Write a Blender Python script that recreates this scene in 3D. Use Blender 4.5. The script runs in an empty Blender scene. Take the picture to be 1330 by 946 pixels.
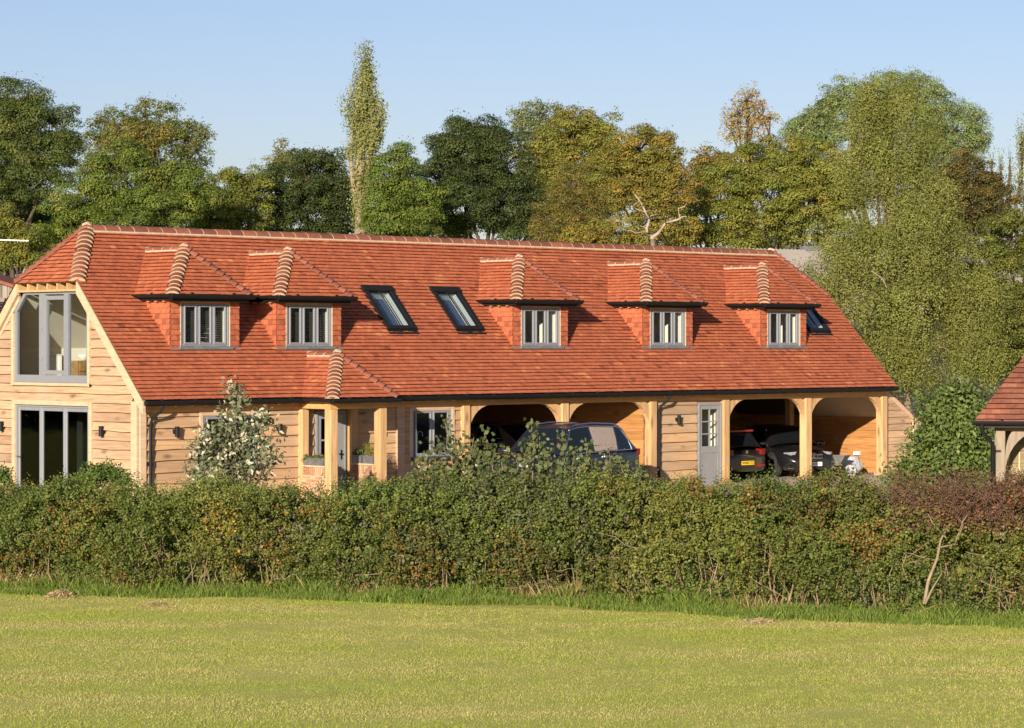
import bpy, bmesh, math, random
import numpy as np
from mathutils import Vector, Matrix, noise as mnoise

# ------------------------------------------------------------------ camera, world, sun, exposure
scene = bpy.context.scene
COL = scene.collection
FPX, CAMX, CAMY, CAMZ, YAW, HOR = 3400.0, -33.4903, -46.8755, 3.6336, 0.7605, 446.25
cam_d = bpy.data.cameras.new("camera"); cam = bpy.data.objects.new("camera", cam_d); COL.objects.link(cam)
cam.location = (CAMX, CAMY, CAMZ)
cam.rotation_euler = (math.radians(90), 0, -YAW)
cam_d.sensor_width = 36.0
cam_d.lens = 36.0 * FPX / 1330.0
cam_d.shift_y = -(473.0 - HOR) / 1330.0
cam_d.clip_start = 0.5; cam_d.clip_end = 6000
scene.camera = cam

SUN_A, SUN_B = 1.67, 0.50            # travel direction x : y : -z  =  A : 1 : B
sun_dir = Vector((SUN_A, 1.0, -SUN_B)).normalized()
elev = math.asin(-sun_dir.z)
to_sun_az = math.atan2(-sun_dir.x, -sun_dir.y)       # measured from +Y towards +X
world = bpy.data.worlds.new("World"); scene.world = world; world.use_nodes = True
wn = world.node_tree.nodes; wl = world.node_tree.links
sky = wn.new("ShaderNodeTexSky"); sky.sky_type = 'NISHITA'; sky.sun_disc = False
sky.sun_elevation = elev; sky.sun_rotation = to_sun_az
sky.altitude = 0; sky.air_density = 1.0; sky.dust_density = 0.7; sky.ozone_density = 2.2
tint = wn.new("ShaderNodeMix"); tint.data_type = 'RGBA'; tint.blend_type = 'MULTIPLY'; tint.inputs["Factor"].default_value = 1; tint.inputs["B"].default_value = (0.965, 0.885, 1.06, 1)
wl.new(sky.outputs[0], tint.inputs["A"]); wl.new(tint.outputs["Result"], wn["Background"].inputs[0]); wn["Background"].inputs[1].default_value = 0.068
sd = bpy.data.lights.new("sun", 'SUN'); so = bpy.data.objects.new("sun", sd); COL.objects.link(so)
sd.energy = 5.0; sd.angle = math.radians(0.5); sd.color = (1.0, 0.86, 0.68)
so.rotation_euler = sun_dir.to_track_quat('-Z', 'Y').to_euler()
so.location = (-60, -60, 40)
scene.view_settings.view_transform = 'Standard'; scene.view_settings.look = 'None'
scene.view_settings.gamma = 1.0; scene.view_settings.use_curve_mapping = False
scene.view_settings.exposure = 0.90
scene.render.engine = 'CYCLES'
scene.cycles.max_bounces = 8; scene.cycles.transparent_max_bounces = 12

FWD = np.array([math.sin(YAW), math.cos(YAW)]); RGT = np.array([math.cos(YAW), -math.sin(YAW)])
CAM = np.array([CAMX, CAMY, CAMZ])
def at(u, v, D):
    """world point seen at photo pixel (u, v) at distance D along the view"""
    p = CAM[:2] + D * FWD + RGT * (u - 665.0) / FPX * D
    return np.array([p[0], p[1], CAMZ + (HOR - v) / FPX * D])
def sstep(a, b, x):
    t = min(1, max(0, (x - a) / (b - a))); return t * t * (3 - 2 * t)
def gz(x, y):
    return -0.18 * sstep(12.5, 18.5, x) * sstep(-22, -8, y)

# ------------------------------------------------------------------ materials
MAT = {}
def nodes_of(m):
    m.use_nodes = True; nt = m.node_tree; return nt, nt.nodes, nt.links, nt.nodes["Principled BSDF"]
def mat_plain(name, col, rough=0.6, metal=0.0, spec=0.5, noise=0.12, nscale=6.0, bump=0.0, coat=0.0):
    m = bpy.data.materials.new(name); nt, n, l, b = nodes_of(m)
    b.inputs["Roughness"].default_value = rough; b.inputs["Metallic"].default_value = metal
    b.inputs["Specular IOR Level"].default_value = spec; b.inputs["Coat Weight"].default_value = coat
    tc = n.new("ShaderNodeTexCoord"); nz = n.new("ShaderNodeTexNoise"); nz.inputs["Scale"].default_value = nscale
    nz.inputs["Detail"].default_value = 6
    l.new(tc.outputs["Object"], nz.inputs["Vector"])
    r = n.new("ShaderNodeValToRGB"); r.color_ramp.elements[0].position = 0.3; r.color_ramp.elements[1].position = 0.7
    r.color_ramp.elements[0].color = (*[c * (1 - noise) for c in col], 1); r.color_ramp.elements[1].color = (*[min(1, c * (1 + noise)) for c in col], 1)
    l.new(nz.outputs["Fac"], r.inputs[0]); l.new(r.outputs[0], b.inputs["Base Color"])
    if bump:
        bp = n.new("ShaderNodeBump"); bp.inputs["Strength"].default_value = bump; bp.inputs["Distance"].default_value = 0.02
        l.new(nz.outputs["Fac"], bp.inputs["Height"]); l.new(bp.outputs[0], b.inputs["Normal"])
    MAT[name] = m; return m
def ramp_set(r, stops):
    e = r.color_ramp.elements
    while len(e) < len(stops): e.new(0.5)
    for k, (p, c) in enumerate(stops): e[k].position = p; e[k].color = (*c, 1)
def mat_attr(name, stops, rough=0.75, grain=None, grain_amt=0.35, bump=0.0, spec=0.3, patch=None, knots=None):
    """colour from the per-face 'rnd' attribute, multiplied by a stretched noise (wood grain, tile mottling)"""
    m = bpy.data.materials.new(name); nt, n, l, b = nodes_of(m)
    b.inputs["Roughness"].default_value = rough; b.inputs["Specular IOR Level"].default_value = spec
    a = n.new("ShaderNodeAttribute"); a.attribute_name = "rnd"
    r = n.new("ShaderNodeValToRGB"); ramp_set(r, stops); l.new(a.outputs["Fac"], r.inputs[0])
    out = r.outputs[0]
    if grain:
        tc = n.new("ShaderNodeTexCoord"); mp = n.new("ShaderNodeMapping"); mp.inputs["Scale"].default_value = grain
        nz = n.new("ShaderNodeTexNoise"); nz.inputs["Scale"].default_value = 1.0; nz.inputs["Detail"].default_value = 5
        l.new(tc.outputs["Object"], mp.inputs[0]); l.new(mp.outputs[0], nz.inputs["Vector"])
        mr = n.new("ShaderNodeMapRange"); mr.inputs["From Min"].default_value = 0.25; mr.inputs["From Max"].default_value = 0.75
        mr.inputs["To Min"].default_value = 1 - grain_amt; mr.inputs["To Max"].default_value = 1 + grain_amt * 0.6
        l.new(nz.outputs["Fac"], mr.inputs[0])
        mx = n.new("ShaderNodeMix"); mx.data_type = 'RGBA'; mx.blend_type = 'MULTIPLY'; mx.inputs["Factor"].default_value = 1
        l.new(out, mx.inputs["A"]); l.new(mr.outputs[0], mx.inputs["B"]); out = mx.outputs["Result"]
        if bump:
            bp = n.new("ShaderNodeBump"); bp.inputs["Strength"].default_value = bump; bp.inputs["Distance"].default_value = 0.01
            l.new(nz.outputs["Fac"], bp.inputs["Height"]); l.new(bp.outputs[0], b.inputs["Normal"])
    if patch:                                            # large soft blotches of another colour (weathering)
        pc, pscale, plo, phi, pamt = patch
        tc2 = n.new("ShaderNodeTexCoord"); n2 = n.new("ShaderNodeTexNoise"); n2.inputs["Scale"].default_value = pscale; n2.inputs["Detail"].default_value = 4
        l.new(tc2.outputs["Object"], n2.inputs["Vector"])
        mr2 = n.new("ShaderNodeMapRange"); mr2.inputs["From Min"].default_value = plo; mr2.inputs["From Max"].default_value = phi
        mr2.inputs["To Max"].default_value = pamt; l.new(n2.outputs["Fac"], mr2.inputs[0])
        mx2 = n.new("ShaderNodeMix"); mx2.data_type = 'RGBA'; l.new(mr2.outputs[0], mx2.inputs["Factor"])
        l.new(out, mx2.inputs["A"]); mx2.inputs["B"].default_value = (*pc, 1); out = mx2.outputs["Result"]
    if knots:                                            # small dark knots scattered through the timber
        tc3 = n.new("ShaderNodeTexCoord"); mp3 = n.new("ShaderNodeMapping"); mp3.inputs["Scale"].default_value = knots
        vo = n.new("ShaderNodeTexVoronoi"); vo.inputs["Scale"].default_value = 1.0; l.new(tc3.outputs["Object"], mp3.inputs[0]); l.new(mp3.outputs[0], vo.inputs["Vector"])
        mr3 = n.new("ShaderNodeMapRange"); mr3.inputs["From Min"].default_value = 0.05; mr3.inputs["From Max"].default_value = 0.22; mr3.inputs["To Min"].default_value = 0.45; mr3.inputs["To Max"].default_value = 1.0
        l.new(vo.outputs["Distance"], mr3.inputs[0])
        mx3 = n.new("ShaderNodeMix"); mx3.data_type = 'RGBA'; mx3.blend_type = 'MULTIPLY'; mx3.inputs["Factor"].default_value = 1
        l.new(out, mx3.inputs["A"]); l.new(mr3.outputs[0], mx3.inputs["B"]); out = mx3.outputs["Result"]
    l.new(out, b.inputs["Base Color"]); MAT[name] = m; return m
def mat_glass(name, tint=(0.8, 0.85, 0.85), refl=1.0, ior=1.5):
    m = bpy.data.materials.new(name); m.use_nodes = True; nt = m.node_tree; n = nt.nodes; l = nt.links
    n.remove(n["Principled BSDF"])
    t = n.new("ShaderNodeBsdfTransparent"); t.inputs[0].default_value = (*tint, 1)
    g = n.new("ShaderNodeBsdfGlossy"); g.inputs["Roughness"].default_value = 0.015
    nz = n.new("ShaderNodeTexNoise"); nz.inputs["Scale"].default_value = 1.3; tc = n.new("ShaderNodeTexCoord"); l.new(tc.outputs["Object"], nz.inputs["Vector"])
    bp = n.new("ShaderNodeBump"); bp.inputs["Strength"].default_value = 0.06; bp.inputs["Distance"].default_value = 0.05
    l.new(nz.outputs["Fac"], bp.inputs["Height"]); l.new(bp.outputs[0], g.inputs["Normal"])
    f = n.new("ShaderNodeLayerWeight"); f.inputs[0].default_value = 0.5; f0 = ((ior - 1) / (ior + 1)) ** 2      # Schlick, the same from both sides
    pw = n.new("ShaderNodeMath"); pw.operation = 'POWER'; pw.inputs[1].default_value = 5; l.new(f.outputs["Facing"], pw.inputs[0])
    mul = n.new("ShaderNodeMath"); mul.operation = 'MULTIPLY_ADD'; mul.inputs[1].default_value = (1 - f0) * refl; mul.inputs[2].default_value = f0 * refl; l.new(pw.outputs[0], mul.inputs[0])
    mx = n.new("ShaderNodeMixShader"); l.new(mul.outputs[0], mx.inputs[0]); l.new(t.outputs[0], mx.inputs[1]); l.new(g.outputs[0], mx.inputs[2])
    l.new(mx.outputs[0], n["Material Output"].inputs[0]); MAT[name] = m; return m
def mat_leaf(name, transl=0.25, rough=0.55, spec=0.25):
    """leaf colour from the per-leaf attribute 'col' (each leaf's own colour)"""
    m = bpy.data.materials.new(name); nt, n, l, b = nodes_of(m)
    b.inputs["Roughness"].default_value = rough; b.inputs["Specular IOR Level"].default_value = spec
    a = n.new("ShaderNodeAttribute"); a.attribute_name = "col"
    l.new(a.outputs["Color"], b.inputs["Base Color"])
    tr = n.new("ShaderNodeBsdfTranslucent")
    mx0 = n.new("ShaderNodeMix"); mx0.data_type = 'RGBA'; mx0.blend_type = 'MULTIPLY'; mx0.inputs["Factor"].default_value = 1
    mx0.inputs["B"].default_value = (1.3, 1.35, 0.6, 1); l.new(a.outputs["Color"], mx0.inputs["A"]); l.new(mx0.outputs["Result"], tr.inputs[0])
    mx = n.new("ShaderNodeMixShader"); mx.inputs[0].default_value = transl
    l.new(b.outputs[0], mx.inputs[1]); l.new(tr.outputs[0], mx.inputs[2]); l.new(mx.outputs[0], n["Material Output"].inputs[0])
    MAT[name] = m; return m

mat_attr("clay_tile", [(0.0, (.22, .066, .038)), (0.16, (.33, .098, .050)), (0.5, (.405, .122, .060)), (0.84, (.455, .145, .068)), (1.0, (.53, .21, .088))],
         rough=0.85, grain=(9, 9, 9), grain_amt=0.22, bump=0.25, spec=0.2, patch=((.30, .085, .045), 0.35, .48, .75, .28))
mat_attr("old_clay_tile", [(0.0, (.12, .05, .035)), (0.3, (.20, .072, .047)), (0.7, (.255, .095, .06)), (1.0, (.31, .13, .08))],
         rough=0.9, grain=(9, 9, 9), grain_amt=0.3, bump=0.25, spec=0.15, patch=((.17, .11, .075), 0.9, .5, .8, .5))
mat_attr("ridge_clay", [(0.0, (.15, .055, .038)), (0.5, (.20, .072, .048)), (1.0, (.26, .095, .06))], rough=0.85, grain=(12, 12, 12), grain_amt=0.2, spec=0.2)
mat_plain("mortar", (.46, .35, .235), 0.9, noise=0.15, nscale=9, bump=0.3)
mat_attr("oak_board", [(0.0, (.28, .175, .11)), (0.3, (.37, .245, .155)), (0.65, (.43, .285, .178)), (1.0, (.49, .32, .19))],
         rough=0.8, grain=(1.6, 1.6, 26), grain_amt=0.34, bump=0.25, spec=0.2, patch=((.36, .275, .205), 1.1, .45, .75, .6), knots=(1.3, 1.3, 3.2))
mat_attr("oak_front", [(0.0, (.28, .18, .105)), (0.3, (.36, .235, .135)), (0.65, (.43, .28, .16)), (1.0, (.49, .31, .165))],
         rough=0.8, grain=(1.6, 1.6, 26), grain_amt=0.28, bump=0.25, spec=0.2, patch=((.33, .25, .18), 1.1, .45, .75, .6), knots=(1.3, 1.3, 3.2))
mat_attr("oak_lining", [(0.0, (.33, .155, .052)), (0.5, (.39, .19, .065)), (1.0, (.45, .225, .08))],
         rough=0.7, grain=(1.6, 1.6, 24), grain_amt=0.3, bump=0.2, spec=0.25, knots=(1.2, 1.2, 3.0))
mat_attr("oak_beam", [(0.0, (.43, .265, .125)), (1.0, (.52, .335, .17))], rough=0.75, grain=(14, 14, 1.2), grain_amt=0.32, bump=0.25, spec=0.2, knots=(3.2, 3.2, 1.0), patch=((.36, .25, .15), 1.6, .5, .78, .5))
mat_attr("oak_lintel", [(0.0, (.44, .245, .095)), (1.0, (.54, .31, .125))], rough=0.75, grain=(1.5, 16, 16), grain_amt=0.25, bump=0.2, spec=0.2)
mat_attr("pale_oak", [(0.0, (.44, .32, .215)), (1.0, (.51, .38, .26))], rough=0.75, grain=(3, 3, 14), grain_amt=0.18, bump=0.15, spec=0.2)
mat_attr("grey_timber", [(0.0, (.20, .165, .125)), (1.0, (.30, .255, .20))], rough=0.85, grain=(12, 12, 2), grain_amt=0.3, bump=0.3, spec=0.15)
mat_attr("grey_board", [(0.0, (.17, .135, .09)), (1.0, (.27, .21, .14))], rough=0.85, grain=(2, 2, 22), grain_amt=0.3, bump=0.3, spec=0.15)
mat_attr("shed_plank", [(0.0, (.16, .14, .12)), (1.0, (.33, .29, .25))], rough=0.9, grain=(9, 9, 1), grain_amt=0.35, spec=0.1)
mat_plain("grey_paint", (.185, .198, .228), 0.5, noise=0.04)
mat_plain("door_paint", (.21, .215, .225), 0.5, noise=0.05)
mat_plain("dark_grey_paint", (.05, .052, .056), 0.5, noise=0.05)
mat_plain("black_metal", (.010, .010, .011), 0.6, spec=0.2, noise=0.1)
mat_plain("lead", (.13, .13, .14), 0.6, noise=0.2)
mat_plain("plaster", (.78, .74, .64), 0.9, noise=0.04)
mat_plain("cream_plaster", (.62, .56, .44), 0.9, noise=0.04)
mat_plain("white_paint", (.78, .77, .74), 0.4, noise=0.03)
mat_plain("dark_room", (.03, .028, .026), 0.9, noise=0.2)  # near-black: dimness of the unlit rooms put into the wall colour
mat_plain("carport_dark", (.10, .07, .045), 0.9, noise=0.2)  # the deep shade inside the carports is put into this colour
mat_plain("blue_sheet", (.07, .10, .17), 0.7, noise=0.05)
mat_plain("floor_wood", (.25, .17, .10), 0.5, noise=0.2)
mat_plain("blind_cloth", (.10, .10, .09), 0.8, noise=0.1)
mat_plain("curtain_cloth", (.60, .57, .50), 0.9, noise=0.06)
mat_attr("brick", [(0.0, (.30, .15, .085)), (0.5, (.40, .225, .135)), (1.0, (.48, .31, .20))], rough=0.9, grain=(22, 22, 22), grain_amt=0.25, bump=0.3)
mat_plain("zinc", (.17, .175, .185), 0.5, metal=0.4, noise=0.25)
mat_plain("chrome", (.62, .62, .64), 0.18, metal=1.0, noise=0.02)
mat_plain("steel", (.55, .56, .58), 0.3, metal=1.0, noise=0.05)
mat_glass("window_glass"); mat_glass("dark_glass", (.30, .34, .34)); mat_glass("sky_glass", (.62, .70, .74), 1.0, 2.6)
mat_plain("rubber", (.018, .018, .018), 0.8)
mat_plain("alloy", (.38, .38, .40), 0.35, metal=0.8)
mat_plain("paint_blue", (.011, .0125, .018), 0.3, coat=0.45, noise=0.05)
mat_plain("paint_black", (.010, .010, .012), 0.25, coat=0.9, noise=0.05)
mat_plain("paint_grey", (.16, .145, .13), 0.3, coat=0.7, noise=0.05)
mat_plain("paint_maroon", (.030, .008, .008), 0.28, coat=0.8, noise=0.05)
mat_plain("spoiler_red", (.22, .012, .012), 0.3, coat=0.7, noise=0.05)
mat_plain("lamp_red", (.16, .008, .006), 0.25, coat=0.5)
mat_plain("lamp_clear", (.75, .77, .8), 0.12, metal=0.6, noise=0.15, nscale=20)
mat_plain("sunshade", (.27, .22, .19), 0.9, noise=0.06)
mat_plain("plate_yellow", (.75, .47, .02), 0.5, noise=0.03)
mat_plain("plate_white", (.75, .75, .72), 0.5, noise=0.03)
mat_plain("plate_ink", (.015, .013, .01), 0.6)
mat_plain("bark", (.065, .05, .036), 0.9, noise=0.4, nscale=9, bump=0.6)
mat_plain("dry_twig", (.19, .14, .09), 0.9, noise=0.35, nscale=12)
mat_plain("red_twig", (.105, .060, .042), 0.9, noise=0.3, nscale=12)
mat_plain("pale_bark", (.21, .165, .11), 0.9, noise=0.3, nscale=7, bump=0.4)
mat_plain("dead_wood", (.33, .26, .19), 0.9, noise=0.2, nscale=3)
mat_plain("birch_bark", (.17, .135, .095), 0.8, noise=0.35, nscale=3)
mat_plain("cement_roof", (.25, .225, .20), 0.95, noise=0.14, nscale=1.2)
mat_plain("corrugated", (.34, .32, .30), 0.9, noise=0.1, nscale=2)
mat_plain("bag_white", (.30, .31, .34), 0.6, noise=0.1)
mat_plain("cane", (.62, .50, .20), 0.7, noise=0.1)
mat_plain("earth", (.17, .12, .075), 0.95, noise=0.3, nscale=25, bump=0.6)
mat_plain("wicker", (.30, .17, .07), 0.8, noise=0.3, nscale=14)
mat_plain("gravel", (.46, .36, .25), 0.95, noise=0.35, nscale=40, bump=0.6)
mat_plain("concrete", (.30, .27, .23), 0.95, noise=0.2, nscale=3)
mat_leaf("leaf", 0.33); mat_leaf("grass_blade", 0.48, 0.8, 0.05); mat_leaf("needle", 0.1, 0.7, 0.15); mat_leaf("dry_blade", 0.2, 0.8, 0.1)

def field_material():
    m = bpy.data.materials.new("field_turf"); nt, n, l, b = nodes_of(m); b.inputs["Roughness"].default_value = 0.95; b.inputs["Specular IOR Level"].default_value = 0.1
    tc = n.new("ShaderNodeTexCoord")
    def nz(scale, det, stretch=None):
        x = n.new("ShaderNodeTexNoise"); x.inputs["Scale"].default_value = scale; x.inputs["Detail"].default_value = det
        if stretch:
            mp = n.new("ShaderNodeMapping"); mp.inputs["Rotation"].default_value = (0, 0, math.radians(62)); mp.inputs["Scale"].default_value = stretch
            l.new(tc.outputs["Object"], mp.inputs[0]); l.new(mp.outputs[0], x.inputs["Vector"])
        else: l.new(tc.outputs["Object"], x.inputs["Vector"])
        return x
    a = nz(9.0, 8); c = nz(0.8, 5, (0.25, 1.6, 1)); d = nz(45, 4)
    r1 = n.new("ShaderNodeValToRGB"); ramp_set(r1, [(.3, (.32, .35, .08)), (.5, (.385, .39, .10)), (.7, (.46, .42, .15))])
    ad = n.new("ShaderNodeMath"); ad.operation = 'ADD'; ad.use_clamp = True
    s1 = n.new("ShaderNodeMath"); s1.operation = 'MULTIPLY'; s1.inputs[1].default_value = .55; l.new(a.outputs["Fac"], s1.inputs[0])
    s2 = n.new("ShaderNodeMath"); s2.operation = 'MULTIPLY'; s2.inputs[1].default_value = .45; l.new(c.outputs["Fac"], s2.inputs[0])
    l.new(s1.outputs[0], ad.inputs[0]); l.new(s2.outputs[0], ad.inputs[1]); l.new(ad.outputs[0], r1.inputs[0])
    l.new(r1.outputs[0], b.inputs["Base Color"])
    bp = n.new("ShaderNodeBump"); bp.inputs["Strength"].default_value = 0.8; bp.inputs["Distance"].default_value = 0.03
    l.new(d.outputs["Fac"], bp.inputs["Height"]); l.new(bp.outputs[0], b.inputs["Normal"]); MAT["field_turf"] = m
field_material()

# ------------------------------------------------------------------ mesh helpers
def props(o, label=None, cat=None, group=None, kind=None):
    if label: o["label"] = label
    if cat: o["category"] = cat
    if group: o["group"] = group
    if kind: o["kind"] = kind
    return o
def empty(name, label=None, cat=None, loc=(0, 0, 0), rz=0.0, group=None, parent=None):
    o = bpy.data.objects.new(name, None); COL.objects.link(o); o.location = loc; o.rotation_euler = (0, 0, rz)
    o.empty_display_size = 0.3
    if parent: o.parent = parent
    return props(o, label, cat, group)
def copy_tree(o, parent=None):
    c = o.copy(); COL.objects.link(c)
    if parent is not None: c.parent = parent
    for ch in list(o.children): copy_tree(ch, c)
    return c
def sub(a, b): return (a[0] - b[0], a[1] - b[1], a[2] - b[2])
class MB:
    def __init__(s): s.v = []; s.f = []; s.m = []; s.r = []; s.smooth = []
    def face(s, pts, mi=0, r=0.5, sm=False):
        k = len(s.v); s.v.extend([tuple(float(c) for c in p) for p in pts]); s.f.append(list(range(k, k + len(pts)))); s.m.append(mi); s.r.append(r); s.smooth.append(sm)
    def grid(s, rows, mi=0, r=0.5, sm=True, closed=False):
        k = len(s.v); n = len(rows[0])
        for row in rows: s.v.extend([tuple(float(c) for c in p) for p in row])
        for i in range(len(rows) - 1):
            for j in range(n if closed else n - 1):
                j2 = (j + 1) % n
                s.f.append([k + i * n + j, k + i * n + j2, k + (i + 1) * n + j2, k + (i + 1) * n + j]); s.m.append(mi); s.r.append(r); s.smooth.append(sm)
    def box(s, lo, hi, mi=0, r=0.5, M=None, skip=""):
        x0, y0, z0 = lo; x1, y1, z1 = hi
        P = [(x0, y0, z0), (x1, y0, z0), (x1, y1, z0), (x0, y1, z0), (x0, y0, z1), (x1, y0, z1), (x1, y1, z1), (x0, y1, z1)]
        if M is not None: P = [tuple(M @ Vector(p)) for p in P]
        k = len(s.v); s.v.extend(P)
        for nm, q in (("b", (0, 3, 2, 1)), ("t", (4, 5, 6, 7)), ("f", (0, 1, 5, 4)), ("r", (1, 2, 6, 5)), ("k", (2, 3, 7, 6)), ("l", (3, 0, 4, 7))):
            if nm in skip: continue
            s.f.append([k + i for i in q]); s.m.append(mi); s.r.append(r); s.smooth.append(False)
    def cham(s, lo, hi, c=0.012, mi=0, r=0.5, M=None):
        """box with chamfered long edges (kept simple: chamfers on the vertical or longest axis)"""
        d = [hi[i] - lo[i] for i in range(3)]; ax = d.index(max(d)); a, b = [i for i in range(3) if i != ax]
        c = min(c, d[a] * .3, d[b] * .3)
        prof = [(lo[a] + c, lo[b]), (hi[a] - c, lo[b]), (hi[a], lo[b] + c), (hi[a], hi[b] - c), (hi[a] - c, hi[b]), (lo[a] + c, hi[b]), (lo[a], hi[b] - c), (lo[a], lo[b] + c)]
        rows = []
        for t in (lo[ax], hi[ax]):
            row = []
            for p in prof:
                q = [0, 0, 0]; q[ax] = t; q[a] = p[0]; q[b] = p[1]; row.append(tuple(M @ Vector(q)) if M is not None else tuple(q))
            rows.append(row)
        s.grid(rows, mi, r, False, True); s.face(rows[0][::-1], mi, r); s.face(rows[1], mi, r)
    def prism(s, poly, d, mi=0, r=0.5):
        """polygon (3-D points) extruded along vector d"""
        a = [tuple(p) for p in poly]; b = [(p[0] + d[0], p[1] + d[1], p[2] + d[2]) for p in a]
        s.face(a[::-1], mi, r); s.face(b, mi, r)
        for i in range(len(a)):
            j = (i + 1) % len(a); s.face([a[i], a[j], b[j], b[i]], mi, r)
    def tube(s, pts, rad, n=8, mi=0, r=0.5, cap=True, sm=True):
        P = [Vector(p) for p in pts]; R = rad if hasattr(rad, "__len__") else [rad] * len(P)
        ref = Vector((0.123, 0.917, 0.38)); rows = []
        for i, p in enumerate(P):
            t = (P[min(i + 1, len(P) - 1)] - P[max(i - 1, 0)])
            t = t.normalized() if t.length > 1e-9 else Vector((0, 0, 1))
            a = t.cross(ref)
            if a.length < 1e-3: a = t.cross(Vector((1, 0, 0)))
            a.normalize(); b = t.cross(a); ref = a.cross(t) if a.cross(t).length > .1 else ref
            rows.append([tuple(p + (a * math.cos(2 * math.pi * k / n) + b * math.sin(2 * math.pi * k / n)) * R[i]) for k in range(n)])
        s.grid(rows, mi, r, sm, True)
        if cap: s.face(rows[0][::-1], mi, r); s.face(rows[-1], mi, r)
    def disc(s, c, nrm, rad, n=16, mi=0, r=0.5, depth=0.0):
        nrm = Vector(nrm).normalized(); a = nrm.cross(Vector((0, 0, 1)))
        if a.length < .01: a = nrm.cross(Vector((1, 0, 0)))
        a.normalize(); b = nrm.cross(a); c = Vector(c)
        ring = [c + (a * math.cos(2 * math.pi * k / n) + b * math.sin(2 * math.pi * k / n)) * rad for k in range(n)]
        if depth:
            rg2 = [p + nrm * depth for p in ring]; s.grid([[tuple(p) for p in ring], [tuple(p) for p in rg2]], mi, r, True, True); s.face([tuple(p) for p in rg2], mi, r); s.face([tuple(p) for p in ring][::-1], mi, r)
        else: s.face([tuple(p) for p in ring], mi, r)
    def build(s, name, mats, parent=None, loc=None, bevel=0):
        if isinstance(mats, str): mats = [mats]
        me = bpy.data.meshes.new(name); me.from_pydata(s.v, [], s.f); me.update()
        for m in mats: me.materials.append(MAT[m])
        me.polygons.foreach_set("material_index", s.m); me.polygons.foreach_set("use_smooth", s.smooth)
        a = me.attributes.new("rnd", 'FLOAT', 'FACE'); a.data.foreach_set("value", np.array(s.r, dtype=np.float32))
        o = bpy.data.objects.new(name, me); COL.objects.link(o)
        if parent: o.parent = parent
        if loc: o.location = loc
        if bevel:
            md = o.modifiers.new("edge", 'BEVEL'); md.width = bevel; md.segments = 2; md.limit_method = 'ANGLE'; md.angle_limit = math.radians(40)
        return o
def np_mesh(name, V, k, mat, parent=None, col=None, smooth=False):
    """mesh of separate k-gons from an (N*k, 3) array, with one colour per face"""
    n = len(V) // k; me = bpy.data.meshes.new(name)
    me.vertices.add(n * k); me.vertices.foreach_set("co", np.ascontiguousarray(V, dtype=np.float32).ravel())
    me.loops.add(n * k); me.loops.foreach_set("vertex_index", np.arange(n * k, dtype=np.int32))
    me.polygons.add(n); me.polygons.foreach_set("loop_start", np.arange(0, n * k, k, dtype=np.int32))
    me.update(calc_edges=True)
    if col is not None:
        a = me.attributes.new("col", 'FLOAT_COLOR', 'FACE')
        c4 = np.ones((n, 4), dtype=np.float32); c4[:, :3] = col; a.data.foreach_set("color", c4.ravel())
    me.materials.append(MAT[mat]); me.validate()
    o = bpy.data.objects.new(name, me); COL.objects.link(o)
    if parent: o.parent = parent
    return o

# clip a polygon in (u, v) to a convex polygon
def clip_poly(sub_, clip):
    out = sub_
    n = len(clip)
    area = sum(clip[i][0] * clip[(i + 1) % n][1] - clip[(i + 1) % n][0] * clip[i][1] for i in range(n))
    c = clip if area > 0 else clip[::-1]
    for i in range(n):
        a, b = c[i], c[(i + 1) % n]; inp = out; out = []
        if not inp: return []
        def side(p): return (b[0] - a[0]) * (p[1] - a[1]) - (b[1] - a[1]) * (p[0] - a[0])
        for j in range(len(inp)):
            p, q = inp[j - 1], inp[j]; sp, sq = side(p), side(q)
            if (sp >= 0) != (sq >= 0):
                t = sp / (sp - sq); out.append((p[0] + (q[0] - p[0]) * t, p[1] + (q[1] - p[1]) * t))
            if sq >= 0: out.append(q)
    return out
def tiles(mb, O, U, V, N, poly, gauge=0.115, tw=0.165, holes=None, seed=1, lift=0.047, thick=0.043, mi=0, rnd=None):
    """courses of plain clay tiles lying on a roof plane: each tile a tilted slab with its own tail edge"""
    rg = random.Random(seed); O, U, V, N = Vector(O), Vector(U), Vector(V), Vector(N)
    us = [p[0] for p in poly]; vs = [p[1] for p in poly]; k = 0; v0 = min(vs)
    while v0 < max(vs) - 0.01:
        v1 = v0 + gauge
        j = math.floor(min(us) / tw) - 1; off = 0.5 * tw * (k % 2)
        cl = rg.uniform(-.004, .004)
        while j * tw < max(us):
            u0 = j * tw + off + 0.0015; u1 = u0 + tw - 0.003; j += 1
            uc, vc = (u0 + u1) / 2, (v0 + v1) / 2
            if holes and holes(uc, vc): continue
            q = clip_poly([(u0, v0), (u1, v0), (u1, v1 + .004), (u0, v1 + .004)], poly)
            if len(q) < 3: continue
            hl = lift + cl + rg.uniform(-.005, .006); hr = hl + rg.uniform(-.004, .004); hh = 0.014
            def h(p):
                s_ = (p[0] - u0) / (u1 - u0); t_ = (p[1] - v0) / (v1 - v0); return (hl + (hr - hl) * s_) * (1 - t_) + hh * t_
            r = rnd(uc, vc, rg) if rnd else min(1, max(0, rg.gauss(.5, .2)))
            mb.face([O + U * p[0] + V * p[1] + N * h(p) for p in q], mi, r)
            lowp = [p for p in q if abs(p[1] - v0) < 1e-6]
            if len(lowp) >= 2:
                a = min(lowp); b = max(lowp)
                uc_ = V * .019; mb.face([O + U * a[0] + V * a[1] + N * (h(a) - thick) + uc_, O + U * b[0] + V * b[1] + N * (h(b) - thick) + uc_, O + U * b[0] + V * b[1] + N * h(b), O + U * a[0] + V * a[1] + N * h(a)], mi, r)
        v0 += gauge; k += 1
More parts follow.
